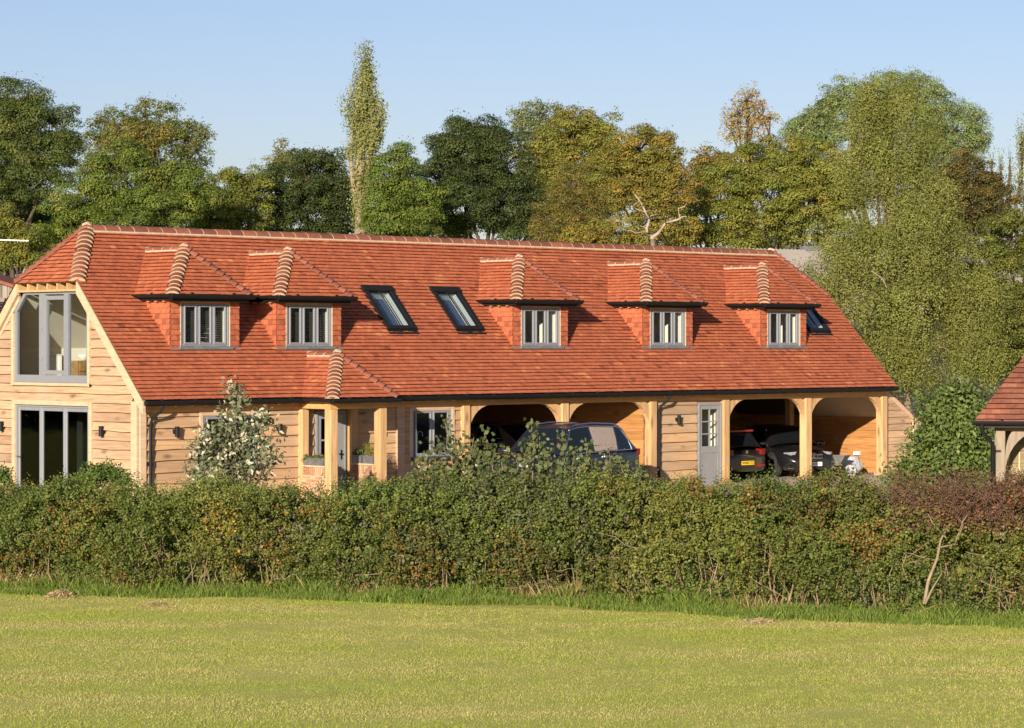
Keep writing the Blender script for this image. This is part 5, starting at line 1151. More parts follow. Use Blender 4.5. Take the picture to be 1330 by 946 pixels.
tree("larch_tree", "brown-green feathery conifer in front of the ochre trees", 94, [(745, 240, 22, 26), (742, 265, 36, 34), (745, 290, 50, 30), (772, 278, 26, 34), (715, 290, 26, 28)], [(0.169, 0.132, 0.035), (0.135, 0.119, 0.035), (0.203, 0.149, 0.041), (0.101, 0.095, 0.030)], W4, group=BG, seed=114, clump=8, leaf=2.4, asp=.35)
tree("hazel_bush", "low golden bushes beneath the dead branch above the ridge", 92, [(800, 305, 40, 22), (850, 310, 40, 18), (770, 310, 34, 20), (885, 300, 26, 20)], [(0.230, 0.176, 0.035), (0.176, 0.155, 0.035), (0.284, 0.189, 0.041), (0.121, 0.121, 0.030)], W4, cat="bush", group=BG, seed=115, clump=8)
tree("oak_tree", "small amber oak on the skyline beside the sparse tree", 128, [(922, 212, 24, 22), (905, 230, 18, 20), (940, 225, 20, 24), (915, 250, 30, 28)], [(0.203, 0.142, 0.038), (0.162, 0.135, 0.038), (0.257, 0.162, 0.041), (0.108, 0.108, 0.032)], W4, group=BG, seed=116, clump=8)
tree("lime_tree", "sparse tall orange-leaved tree with sky showing through", 160, [(970, 130, 20, 16), (958, 150, 18, 16), (990, 150, 18, 16), (972, 165, 24, 18), (1000, 152, 12, 10), (950, 170, 14, 14)], [(0.338, 0.216, 0.081), (0.270, 0.196, 0.074), (0.203, 0.169, 0.061), (0.392, 0.230, 0.088)], W4, group=BG, seed=117, clump=6.5, dens=.34, leaf=2.5)
tree("sycamore_tree", "broad olive-green sycamore above the right end of the ridge", 122, [(985, 215, 40, 34), (1025, 205, 40, 30), (950, 245, 40, 36), (1060, 225, 40, 40), (1000, 260, 60, 40), (930, 285, 44, 32), (1050, 275, 50, 40), (1090, 250, 36, 44), (985, 300, 50, 22), (900, 300, 26, 16)], [(0.155, 0.159, 0.032), (0.196, 0.186, 0.041), (0.115, 0.132, 0.030), (0.236, 0.203, 0.047)], W4, group=BG, seed=118, clump=12)
tree("willow_tree", "tall pale silvery-green willow behind the birch", 132, [(1060, 160, 30, 26), (1100, 140, 36, 34), (1150, 125, 44, 32), (1200, 130, 40, 34), (1240, 170, 40, 36), (1110, 185, 60, 50), (1190, 190, 66, 56), (1265, 185, 20, 28), (1045, 175, 22, 20)], PALE, W4, group=BG, seed=119, clump=9, leaf=2.6, asp=.4)
tree("yew_tree", "dark crown tip poking over the willow on its left", 145, [(1082, 135, 18, 12), (1062, 148, 12, 10)], G_DARK, W4, group=BG, seed=120, clump=7, leaf=2.6)
tree("beech_tree", "dark bronze tree at the right between willow and birch", 112, [(1252, 225, 30, 26), (1275, 240, 26, 26), (1235, 250, 26, 28), (1290, 262, 28, 30), (1262, 265, 36, 34)], [(0.081, 0.068, 0.024), (0.061, 0.059, 0.022), (0.115, 0.084, 0.027), (0.162, 0.115, 0.032)], W4, group=BG, seed=121, clump=9)
tree("ash_tree", "shaded olive tree filling the right edge above the outbuilding", 90, [(1315, 310, 40, 40), (1330, 360, 40, 50), (1290, 400, 40, 40), (1320, 420, 46, 50), (1280, 350, 26, 36), (1360, 300, 40, 60), (1300, 460, 50, 40)], [(0.115, 0.124, 0.030), (0.149, 0.151, 0.038), (0.081, 0.095, 0.027), (0.189, 0.176, 0.047)], W4, group=BG, seed=122, clump=12)
tree("hawthorn_tree", "low dark thicket standing behind all the other trees of the skyline", 150, [(60, 300, 60, 40), (250, 300, 70, 30), (330, 305, 60, 26), (450, 300, 40, 26), (560, 300, 60, 24), (700, 300, 60, 26), (880, 290, 40, 30), (1010, 330, 60, 30), (1140, 340, 80, 40), (1290, 330, 70, 40), (1220, 280, 40, 30)], [(0.054, 0.068, 0.022), (0.074, 0.086, 0.027), (0.041, 0.051, 0.018), (0.095, 0.103, 0.030)], W4, group=BG, seed=123, clump=14, leaf=4)

def strands(name, label, D, env, pal, w, n, length, leaf, seed, group=None, cat="tree", updir=None, gap=2.6, spread=.5, asp=.6, trunk=None, trunkmat="bark", sideways=.25, bare=0.0, tuft=0, tw=6.0, face=.55, hollow=None):
    """crown of leafy strands: starts sampled in elliptical lobes, each strand hanging (or rising) with leaves along it"""
    rng = np.random.default_rng(seed); k = D / FPX; root = empty(name, label, cat, group=group)
    ar = np.array([l[2] * l[3] for l in env], float); idx = rng.choice(len(env), n, p=ar / ar.sum()); E = np.array([list(l) + [0] * (5 - len(l)) for l in env], float)[idx]
    d = unit(rng.normal(size=(n, 3))); rad = rng.uniform(.15, 1, n) ** .45
    C0 = np.array([at(e[0], e[1], D + e[4]) for e in E])
    if tuft:                                             # strands gathered on branch ends, with gaps between the tufts
        nb = max(4, n // tuft); bi = rng.integers(0, nb, n); idx = idx[:nb][bi]; E = E[:nb][bi]; C0 = C0[:nb][bi]; d = unit(d[:nb][bi] + rng.normal(size=(n, 3)) * .10); rad = rad[:nb][bi] * rng.uniform(.86, 1.06, n)
    o = C0 + (d[:, :1] * (E[:, 2:3] * k) * R3 + d[:, 1:2] * (E[:, 2:3] * k * .8) * F3 + d[:, 2:3] * (E[:, 3:4] * k) * UP) * rad[:, None]
    if hollow is not None:
        ok = np.array([mnoise.noise((a[0] * .55, a[1] * .55, a[2] * .40 + 7)) for a in o]) < hollow + .30 * (o[:, 2] > 5.2) + rng.normal(size=n) * .05
        o, E, C0, d, rad, bi = o[ok], E[ok], C0[ok], d[ok], rad[ok], bi[ok]; n = len(o)
    if tuft: o = o + rng.normal(size=(n, 3)) * tw * k * np.array([1, 1, .7])
    dirv = unit((updir if updir is not None else np.array([0, 0, -1.0])) + rng.normal(size=(n, 3)) * sideways + (d * np.array([1, 1, 0])) * spread * .4)
    L = rng.uniform(*length, n) * k
    m = int(length[1] / gap); t = np.linspace(0, 1, m)[None, :] * np.ones((n, 1)); keep = (t * length[1] * k <= L[:, None]) & (rng.random((n, m)) > bare)
    droop = -np.array([0, 0, 1.0])[None, None] * (t[..., None] ** 2) * L[:, None, None] * .12
    pos = o[:, None] + dirv[:, None] * (t * length[1] * k)[..., None] + droop + rng.normal(size=(n, m, 3)) * leaf * k * .62
    d3 = d[:, :1] * R3 + d[:, 1:2] * F3 + d[:, 2:3] * UP; nrm = rng.normal(size=(n, m, 3)) * .62 - F3 * face + d3[:, None] * .7 + UP * .2
    base = pick(pal, w, n, rng, .16); base = base if not tuft else .25 * base + .75 * pick(pal, w, nb, rng, .26)[bi]; lc = pick(pal, w, n * m, rng, .12).reshape(n, m, 3); col = base[:, None] * .68 + lc * .32
    P = pos[keep]; s = leaf * k * rng.uniform(.7, 1.3, len(P))
    np_mesh("crown", leafquads(P, nrm[keep], s, asp, rng), 4, "leaf", root, np.minimum(col[keep] * np.array([1.02, 1.10, .98]), .6))
    tb = MB()
    if trunk:
        for pts, r0, r1 in trunk:
            W = [at(u, v, D + (q[0] if q else 0)) for u, v, *q in pts]; tb.tube(W, list(np.linspace(r0, r1, len(W))), 8)
    else:
        u0 = np.mean([e[0] for e in env]); b = at(u0, 400, D); b[2] = -.2; tp = at(u0, min(e[1] for e in env), D); limb(tb, b, tp, .3, .06, rng, .02, 8)
    pick_ = rng.choice(n, min(n, 160), replace=False)
    for i in pick_:
        a = o[i]; c = C0[i] - (a - C0[i]) * .1; limb(tb, c, a, .018 * D / 85, .008, rng, .08, 4)
    tb.build("trunk", trunkmat, root); return root
POPL = [(0.203, 0.203, 0.074), (0.162, 0.169, 0.057), (0.257, 0.236, 0.095), (0.135, 0.142, 0.047)]
strands("poplar_tree", "very tall narrow columnar poplar, the highest tree in the skyline", 104, [(473, 108, 11, 34), (464, 158, 16, 46), (482, 172, 16, 48), (471, 220, 19, 44), (469, 258, 15, 44), (489, 152, 9, 32), (468, 288, 12, 30)], POPL, W4, 1700, (14, 34), 2.7, 201, BG, tuft=7, tw=2.4, updir=np.array([0, 0, 1.0]), sideways=.16, gap=2.4, spread=.25, asp=.75, trunkmat="pale_bark",
        trunk=[([(468, 420), (468, 300), (467, 200), (470, 90)], .34, .05), ([(467, 290), (456, 220), (458, 140)], .14, .03), ([(468, 270), (482, 210), (486, 130)], .14, .03), ([(467, 240), (474, 180), (478, 100)], .12, .03)])
strands("poplar_tree", "distant narrow poplar cut off by the right edge", 175, [(1328, 190, 9, 40), (1326, 240, 9, 30)], POPL, W4, 120, (12, 26), 2.6, 202, BG, updir=np.array([0, 0, 1.0]), sideways=.14, gap=2.4, spread=.2, asp=.75)
for i, (u, v) in enumerate(((1300, 225), (1312, 222), (1288, 222))):
    strands("poplar_tree", ["thin faint poplar left of the right-edge poplar", "thin faint poplar closest to the right-edge poplar", "shortest faint poplar beside the willow"][i], 190, [(u, v, 5, 30), (u, v + 30, 5, 26)], POPL, W4, 46, (10, 22), 2.4, 203 + i, BG, updir=np.array([0, 0, 1.0]), sideways=.14, gap=2.6, spread=.2, asp=.75, bare=.2)
strands("fir_tree", "small pointed dark conifer tip behind the orange tree", 170, [(866, 180, 5, 14), (866, 195, 10, 12), (868, 210, 14, 12), (866, 230, 16, 16)], [(.045, .065, .03), (.06, .08, .035), (.035, .05, .022), (.05, .06, .03)], W4, 260, (6, 14), 2.3, 210, BG, updir=np.array([.2, 0, -.5]), sideways=.6, gap=1.6, spread=1.6, asp=.4)
BIRCH = [(.185, .185, .048), (.150, .155, .042), (.225, .215, .066), (.112, .122, .034)]
strands("birch_tree", "large weeping silver birch beside the right end of the barn", 86, [(1136, 122, 22, 34), (1130, 160, 32, 46), (1165, 128, 40, 34), (1175, 190, 56, 56), (1120, 215, 44, 50), (1150, 260, 70, 60), (1200, 270, 50, 60), (1110, 310, 56, 46), (1170, 330, 80, 50), (1235, 330, 50, 60), (1075, 350, 44, 34), (1100, 380, 46, 40), (1130, 395, 60, 50), (1140, 450, 44, 40), (1200, 400, 70, 56), (1260, 400, 40, 60), (1150, 440, 50, 40), (1220, 450, 50, 40), (1180, 475, 40, 30), (1285, 440, 24, 50)], BIRCH, [.36, .28, .2, .16], 28000, (9, 34), 2.5, 220, None, tuft=60, tw=8.5, hollow=.27, sideways=.30, face=.4, gap=2.3, spread=.35, asp=.62, trunkmat="birch_bark",
        trunk=[([(1185, 640, 1), (1178, 500, 1), (1165, 380, 1), (1152, 250, 0), (1140, 150, 0), (1136, 120, 1)], .15, .02), ([(1168, 400, 1), (1120, 320, 1), (1075, 340, 0)], .06, .02), ([(1160, 330, 1), (1190, 270, 1), (1205, 240, 1)], .06, .02), ([(1172, 450, 1), (1230, 380, 1), (1270, 390, 1)], .06, .02), ([(1132, 352, -4), (1146, 362, -4), (1152, 374, -4)], .03, .015)])
# bare dead branch above the ridge
def dead_tree():
    o = empty("dead_tree", "bare bleached dead tree with twisted limbs above the ridge", "tree"); m = MB(); D = 88
    def px(pts): return [at(780 + x * 140 / 1324, 230 + y * 100 / 946, D + .5 * math.sin(x * .02 + y * .03)) for x, y in pts]
    for pts, a, b in ((((660, 1500), (650, 900), (640, 740)), .22, .17), (((640, 740), (590, 690), (565, 620), (595, 550), (595, 495), (550, 430), (515, 345), (470, 280), (420, 215)), .17, .035), (((640, 740), (700, 700), (750, 640), (795, 570), (880, 545), (960, 520), (1000, 490), (1050, 485)), .16, .035), (((975, 510), (965, 450), (960, 385), (1030, 365), (1055, 325)), .07, .025), (((795, 570), (790, 510), (772, 465)), .06, .03), (((545, 430), (480, 408), (410, 395), (400, 360), (440, 320), (475, 295)), .06, .025), (((595, 495), (640, 468), (690, 462)), .05, .02), (((555, 425), (610, 408), (670, 435), (690, 405)), .045, .02), (((575, 680), (500, 680), (430, 690), (380, 662), (335, 660)), .06, .025), (((560, 620), (500, 610)), .05, .03), (((1000, 490), (1010, 512)), .03, .02), (((480, 300), (420, 292)), .03, .015)):
        m.tube(px(pts), list(np.linspace(a * .40, b * .5, len(pts))), 7)
    m.build("trunk", "dead_wood", o)
dead_tree()

def shoots(o, d, L, m, leaf, pal, w, rng, droop=.1, asp=.7, size_jit=(.65, 1.3), colf=None, basemix=.5, face=.45):
    """leafy shoots; returns quads and colours"""
    n = len(o); t = (np.arange(m) + .5)[None] / m * np.ones((n, 1)); d = unit(d)
    sidev = unit(np.cross(d, rng.normal(size=(n, 3)))); s2 = np.cross(d, sidev); ph = rng.uniform(0, 6.28, (n, 1)) + np.arange(m)[None] * 2.4
    rad = (np.cos(ph)[..., None] * sidev[:, None] + np.sin(ph)[..., None] * s2[:, None])
    pos = o[:, None] + d[:, None] * (t * L[:, None])[..., None] - UP * (t[..., None] ** 2) * L[:, None, None] * droop + rad * leaf * .55
    nrm = rng.normal(size=(n, m, 3)) * .75 + UP * .35 - F3 * face + d[:, None] * .3
    base = pick(pal, w, n, rng, .15); lc = pick(pal, w, n * m, rng, .16).reshape(n, m, 3); col = base[:, None] * basemix + lc * (1 - basemix)
    if colf is not None: col = colf(pos.reshape(-1, 3), col.reshape(-1, 3), rng).reshape(n, m, 3)
    s = leaf * rng.uniform(*size_jit, n * m) * np.tile(1 - .35 * t[0], n)
    return leafquads(pos.reshape(-1, 3), nrm.reshape(-1, 3), s, asp, rng, along=(rad + d[:, None] * .6).reshape(-1, 3), fold=.18), col.reshape(-1, 3)

# the field hedge --------------------------------------------------------------
HB = [np.array(p) for p in [(-17.2, -2.2), (-12.27, -13.2), (-11.2, -15.6), (-9.65, -17.3), (-7.95, -19.9), (-6.85, -22.4), (-6.1, -24.5), (-5.3, -26.8), (-2.6, -34.0)]]
HS = [0.0]
for a, b in zip(HB[:-1], HB[1:]): HS.append(HS[-1] + np.linalg.norm(b - a))
HLEN = HS[-1]; HBA = np.array(HB)
def hbase(s): return np.stack([np.interp(s, HS, HBA[:, 0]), np.interp(s, HS, HBA[:, 1])], -1)
HT = np.array([HBA[-2][0] - HBA[1][0], HBA[-2][1] - HBA[1][1]]); HT = HT / np.linalg.norm(HT); HN = np.array([HT[1], -HT[0]])
if HN @ (CAM[:2] - HBA[4]) < 0: HN = -HN
HN3 = np.array([HN[0], HN[1], 0]); HT3 = np.array([HT[0], HT[1], 0])
# height of the hedge along its length, from the photo: (photo column, metres)
HH = [(-400, 1.45), (0, 1.46), (60, 1.50), (150, 1.55), (230, 1.50), (330, 1.50), (420, 1.52), (520, 1.58), (640, 1.66), (760, 1.68), (840, 1.68), (900, 1.68), (980, 1.72), (1080, 1.70), (1150, 1.70), (1240, 1.70), (1330, 1.72), (1700, 1.75)]
def hheight(s):
    b = hbase(s); P = np.concatenate([b, np.zeros((len(b), 1))], 1); u, _ = px_of(P); return np.interp(u, [h[0] for h in HH], [h[1] for h in HH]), u
def nz3(P, sc, off=0.0): return np.array([mnoise.noise((p[0] * sc + off, p[1] * sc, p[2] * sc)) for p in P])
HEDGE_PAL = [(.118, .152, .032), (.094, .126, .027), (.168, .190, .044), (.066, .090, .022), (.225, .205, .050)]; HEDGE_W = [.32, .28, .2, .13, .07]
def hedge_zone(P, col, rng):
    u, v = px_of(P); n1 = nz3(P, 1.3, 7.0)
    r = rng.random(len(P))
    warm = (n1 > .2) & (r < .34 * np.clip((n1 - .18) * 4, 0, 1) + .14 * (u > 850)); col = col.copy()
    col[warm] = pick([(.24, .12, .03), (.17, .10, .028), (.15, .055, .026), (.26, .165, .035)], [.3, .35, .2, .15], int(warm.sum()), rng)
    pt = nz3(P, .9, 31.0); col *= (1 + .38 * pt)[:, None] * np.array([1.0, 1.0, 1.0]) ; yl = nz3(P, .6, 51.0); col[:, 0] *= 1 + .25 * np.clip(yl, -1, 1)
    spot = (np.hypot((u - 285) / 26, (v - 676) / 26) < 1) & (r < .30); col[spot] = pick([(.34, .22, .04), (.40, .29, .06), (.30, .16, .035)], [.4, .3, .3], int(spot.sum()), rng)
    red = (u > 1130) & (v > 625) & (v < 700) & (r < np.clip((u - 1130) / 120, 0, .85) * np.clip((705 - v) / 40, 0, 1)); col[red] = pick([(.16, .08, .05), (.19, .10, .055), (.14, .075, .045), (.22, .09, .045)], [.4, .3, .2, .1], int(red.sum()), rng)
    return col
def build_hedge():
    rng = np.random.default_rng(77); root = empty("field_hedge", "long mixed field hedge with autumn tints running along the grass in front of the barn", "hedge")
    n = 21000; s = rng.uniform(0, HLEN, n); H, u = hheight(s); H = H * (1 + .05 * np.sin(s * 2.1) + .04 * np.sin(s * 5.3 + 1))
    q = rng.random(n) ** .85; b = hbase(s)
    # profile: front face up to 70 per cent of q, then over the top, then a little of the back
    f = np.clip(q / .62, 0, 1); tq = np.clip((q - .62) / .30, 0, 1); bq = np.clip((q - .92) / .08, 0, 1)
    z = .10 + f * (H - .28) - bq * .7 * H; out = .05 + .20 * np.sin(np.pi * np.clip(f, 0, 1) * .8) - tq * 1.15 - bq * .2
    z = z + .12 * np.sin(np.pi * tq)
    inward = rng.exponential(.14, n); lump = np.array([mnoise.noise((a * 1.15, b_ * 1.7, 4.0)) + .6 * mnoise.noise((a * 2.7, b_ * 3.3, 9.0)) for a, b_ in zip(s, z)])
    out = out + lump * .36 * (1 - tq); z = z + lump * .15 * tq; out = out - inward * (1 - tq) ; z = z - inward * .7 * (tq > 0)
    z = np.maximum(z, .05)
    o = np.stack([b[:, 0] + HN[0] * (out - .0), b[:, 1] + HN[1] * out, z], 1)
    d = HN3 * (.75 * (1 - tq) - .3 * bq)[:, None] + UP * (.25 + .7 * tq)[:, None] + rng.normal(size=(n, 3)) * .5
    nn = lump * -.7 + .1; low = np.clip((.75 - z) / .6, 0, 1)
    keep = rng.random(n) > np.clip((nn - .14) * 4.0, 0, .96) * (.45 + .55 * np.clip((1.25 - z) / .5, 0, 1)) + low * .30
    o, d = o[keep], d[keep]; L = rng.uniform(.14, .34, len(o))
    V, C = shoots(o, d, L, 13, .050, HEDGE_PAL, HEDGE_W, rng, colf=hedge_zone, asp=.72)
    # leaders: thin sprigs standing out of the trimmed top
    k = 3200; s = rng.uniform(0, HLEN, k); H, u = hheight(s); b = hbase(s) - HN * rng.uniform(-.1, 1.0, k)[:, None]
    o2 = np.stack([b[:, 0], b[:, 1], H - rng.uniform(.05, .2, k)], 1); d2 = UP + rng.normal(size=(k, 3)) * .28
    V2, C2 = shoots(o2, d2, rng.uniform(.10, .45, k) * rng.random(k) ** .8, 12, .042, HEDGE_PAL, HEDGE_W, rng, colf=hedge_zone)
    # sparse dark inner leaves so the far side does not show through
    k = 85000; s = rng.uniform(0, HLEN, k); H, u = hheight(s); b = hbase(s) - HN * rng.uniform(.62, 1.15, k)[:, None]; o3 = np.stack([b[:, 0], b[:, 1], rng.uniform(.05, 1, k) * (H - .2)], 1)
    V3 = leafquads(o3, rng.normal(size=(k, 3)) - F3 * .6, rng.uniform(.06, .10, k), .75, rng); C3 = pick(HEDGE_PAL, HEDGE_W, k, rng)
    np_mesh("foliage", np.concatenate([V, V2, V3]), 4, "leaf", root, np.concatenate([C, C2, C3]))
    st = MB()
    for i in range(620):
        s_ = np.array([rng.uniform(0, HLEN)]); b = hbase(s_)[0] + HN * rng.uniform(-.9, .05); L = rng.uniform(.3, 1.0); p = np.array([b[0], b[1], 0.0]); e = p + UP * L + HT3 * rng.normal() * .2 * L + HN3 * rng.normal() * .15
        limb(st, p, e, rng.uniform(.006, .016), .004, rng, .07, 4)
    for i in range(160):
        s_ = np.array([rng.uniform(0, HLEN)]); H, _u = hheight(s_); b = hbase(s_)[0] + HN * rng.uniform(-.2, .22); p = np.array([b[0], b[1], rng.uniform(.1, .9)]); e = p + UP * rng.uniform(-.1, .4) + HT3 * rng.normal() * .45 + HN3 * rng.uniform(0, .1)
        limb(st, p, e, .007, .003, rng, .1, 3)
    st.build("stems", "dry_twig", root)
build_hedge()

def on_hedge(u, back=.35):
    s = np.linspace(0, HLEN, 600); b = hbase(s) - HN * back; uu, _ = px_of(np.concatenate([b, np.zeros((600, 1))], 1)); i = int(np.argmin(abs(uu - u))); return b[i]
def z_at(p, v): return CAMZ + (HOR - v) / FPX * ((np.array([p[0], p[1]]) - CAM[:2]) @ FWD)
# taller shrub in the middle of the hedge, with leaders standing up
def tall_shrub():
    rng = np.random.default_rng(88); root = empty("hedge_shrub", "grey-green leggy shrub with tall upright shoots rising above the hedge centre", "shrub"); VV = []; CC = []; st = MB()
    pal = [(.085, .105, .040), (.110, .128, .052), (.065, .082, .030), (.14, .15, .065)]
    tips = [(578, 547, -22), (562, 571, -14), (596, 585, 0), (612, 590, 2), (617, 568, 3), (632, 562, -4), (650, 592, 0), (662, 588, 6), (672, 596, 0), (690, 546, -2), (702, 572, 3), (716, 590, 0), (732, 560, -4), (744, 585, 4), (758, 590, 0), (765, 575, 2), (790, 585, 3), (806, 592, -3), (545, 600, -4), (680, 575, 2), (640, 580, 2), (600, 570, 0), (571, 592, -4), (548, 592, 0), (830, 600, 2)]
    for (u, v, lean) in tips:
        b = on_hedge(u - lean, rng.uniform(.2, .8)); p = np.array([b[0], b[1], 1.1]); t2 = on_hedge(u, .5); e = np.array([t2[0], t2[1], z_at(t2, v)])
        n = 9; pts = [p + (e - p) * q + rng.normal(size=3) * .015 for q in np.linspace(0, 1, n)]; st.tube(pts, list(np.linspace(.012, .004, n)), 6)
        m = int(np.linalg.norm(e - p) / .0075); q = rng.random(m); c = p + (e - p) * q[:, None] + rng.normal(size=(m, 3)) * .07 * (1.3 - q[:, None] * .5)
        VV.append(leafquads(c, rng.normal(size=(m, 3)) * .7 - F3 * .6 + UP * .4, rng.uniform(.065, .115, m) * (1.1 - .3 * q), .8, rng)); CC.append(pick(pal, W4, m, rng))
    n = 1500; u = rng.uniform(535, 780, n); bb = np.array([on_hedge(x, .0) for x in np.linspace(535, 780, 60)]); bi = ((u - 535) / 245 * 59).astype(int); b = bb[bi] - HN * rng.uniform(-.18, .8, n)[:, None]
    o = np.stack([b[:, 0], b[:, 1], rng.uniform(.45, 1.56, n)], 1); V, C = shoots(o, UP * .9 + HN3 * .35 + rng.normal(size=(n, 3)) * .4, rng.uniform(.2, .42, n), 14, .062, pal, W4, rng, asp=.8)
    np_mesh("foliage", np.concatenate(VV + [V]), 4, "leaf", root, np.concatenate(CC + [C])); st.build("stems", "dry_twig", root)
tall_shrub()
# reddish, half-withered hawthorn at the right with bare pale stems
def rust_shrub():
    rng = np.random.default_rng(89); root = empty("withered_shrub", "withered rust-brown twiggy shrub on bare pale stems at the right of the hedge", "shrub"); st = MB(); tw = MB(); VV = []; CC = []
    def H(u, v, back): b = on_hedge(u, back); return np.array([b[0], b[1], z_at(b, v)])
    for pts, a, b in (([(1200, 785), (1206, 755), (1216, 725), (1224, 700), (1232, 680)], .045, .02), ([(1201, 784), (1212, 765), (1222, 745)], .028, .012), ([(1217, 712), (1240, 706), (1248, 690), (1250, 678), (1256, 668)], .016, .008), ([(1244, 700), (1252, 682), (1247, 672)], .012, .006), ([(1176, 755), (1175, 735), (1178, 722)], .018, .010), ([(1157, 770), (1157, 745), (1160, 730)], .012, .008), ([(1226, 700), (1214, 680), (1206, 668)], .015, .007)):
        st.tube([H(u, v, -.26) + rng.normal(size=3) * .006 for u, v in pts], list(np.linspace(a * .58, b * .55, len(pts))), 7)
    st.build("stems", "pale_bark", root)
    for i in range(430):
        u = rng.uniform(1160, 1335); v = rng.uniform(640, 696) - (1 - abs(u - 1260) / 110) * 8; p = H(u, v, rng.uniform(-.25, .25)); e = p + UP * rng.uniform(.05, .3) + HT3 * rng.normal() * .18 + HN3 * rng.uniform(-.05, .12); limb(tw, p, e, .0045, .0015, rng, .12, 3)
    tw.build("twigs", "red_twig", root)
    n = 900; o = np.array([H(rng.uniform(1160, 1335), rng.uniform(618, 692), rng.uniform(-.22, .7)) for _ in range(n)]); V, C = shoots(o, UP * .6 + HN3 * .4 + rng.normal(size=(n, 3)) * .5, rng.uniform(.12, .3, n), 12, .030, [(.115, .058, .038), (.145, .075, .042), (.10, .075, .032), (.15, .105, .04)], W4, rng)
    np_mesh("foliage", V, 4, "leaf", root, C)
rust_shrub()

def bush(name, label, D, lobes, pal, w, leaf, n, seed, L=(.3, .6), m=14, asp=.6, group=None, colf=None, mat="leaf", stemh=True):
    """leafy bush of arching shoots filling lobes given as (column, row, half width, half height) at distance D"""
    rng = np.random.default_rng(seed); k = D / FPX; root = empty(name, label, "bush", group=group); ar = np.array([a[2] * a[3] for a in lobes], float); idx = rng.choice(len(lobes), n, p=ar / ar.sum()); E = np.array(lobes, float)[idx]
    d = unit(rng.normal(size=(n, 3))); d[:, 1] = np.where(rng.random(n) < .6, -abs(d[:, 1]), d[:, 1]); r = rng.uniform(.2, 1, n) ** .4 * .88
    C0 = np.array([at(e[0], e[1], D) for e in E]); dv = d[:, :1] * R3 * (E[:, 2:3] * k) + d[:, 1:2] * F3 * (E[:, 2:3] * k * .8) + d[:, 2:3] * UP * (E[:, 3:4] * k); o = C0 + dv * r[:, None]; o[:, 2] = np.maximum(o[:, 2], .05)
    V, C = shoots(o - unit(dv) * .15, unit(dv) + UP * .35 + rng.normal(size=(n, 3)) * .35, rng.uniform(*L, n), m, leaf, pal, w, rng, asp=asp, droop=.25, colf=colf)
    np_mesh("foliage", V, 4, mat, root, C); st = MB(); b = at(np.mean([a[0] for a in lobes]), 500, D); b[2] = 0
    for i in rng.choice(n, min(70, n), replace=False): limb(st, b + rng.normal(size=3) * np.array([.12, .12, 0]), o[i], .018, .006, rng, .06, 5)
    st.build("stems", "bark", root); return root
bush("elder_bush", "lush bright green elder bush between the barn and the outbuilding", 60, [(1236, 562, 42, 46), (1215, 592, 40, 34), (1252, 590, 38, 40), (1228, 530, 28, 28), (1256, 540, 28, 36), (1245, 512, 22, 20), (1195, 612, 34, 20), (1258, 615, 30, 26), (1172, 618, 26, 16), (1216, 560, 18, 22), (1270, 575, 20, 40)], [(.105, .155, .038), (.135, .185, .046), (.072, .115, .028), (.17, .20, .06)], W4, .17, 700, 301, (.35, .85), 11, .5)
bush("bramble_bush", "bright green leafy bush behind the hedge by the folding doors", 44, [(135, 618, 30, 16), (115, 625, 22, 14), (160, 626, 16, 10), (5, 622, 14, 14)], [(.085, .14, .025), (.105, .165, .035), (.065, .11, .02), (.14, .18, .05)], W4, .07, 330, 302, (.2, .4), 12, .6)
def whitemargin(P, col, rng):
    r = rng.random(len(P)); col = col.copy(); m = r < .26; col[m] = pick([(.46, .44, .33), (.38, .38, .28), (.55, .52, .40)], [.4, .35, .25], int(m.sum()), rng); return col
bush("variegated_shrub", "tall grey-green variegated shrub with cream leaves in front of the left windows", 52.5, [(304, 507, 8, 14), (305, 522, 16, 20), (303, 550, 28, 28), (268, 612, 26, 18), (282, 585, 36, 34), (325, 580, 36, 36), (300, 615, 52, 30), (262, 600, 18, 16), (350, 600, 14, 22), (340, 545, 22, 18), (275, 560, 20, 20)], [(.145, .165, .095), (.12, .14, .075), (.18, .195, .125), (.09, .115, .05)], W4, .16, 300, 303, (.25, .5), 8, .48, colf=whitemargin)
# planting in the porch troughs (children of their planters)
for (o, (lx, ly, h), kind) in PLANTERS:
    rng = np.random.default_rng(400 + kind); n = (80, 30, 70)[kind]
    P = np.stack([rng.uniform(-lx, lx, n), rng.uniform(-ly, ly, n), np.full(n, h - .02)], 1); pal = ([(.11, .135, .04), (.09, .11, .03), (.15, .16, .05), (.07, .09, .03)], [(.06, .11, .02), (.08, .13, .03), (.045, .085, .02), (.07, .10, .02)], [(.22, .20, .035), (.17, .17, .03), (.26, .22, .05), (.13, .14, .03)])[kind]
    V, C = shoots(P, UP * (.7, 1, 1.1)[kind] + rng.normal(size=(n, 3)) * (.7, .5, .4)[kind], rng.uniform((.12, .15, .22)[kind], (.3, .3, .42)[kind], n), 12, (.04, .05, .035)[kind], pal, W4, rng, droop=(.6, .2, .1)[kind]); np_mesh("plant", V, 4, "leaf", o, C)

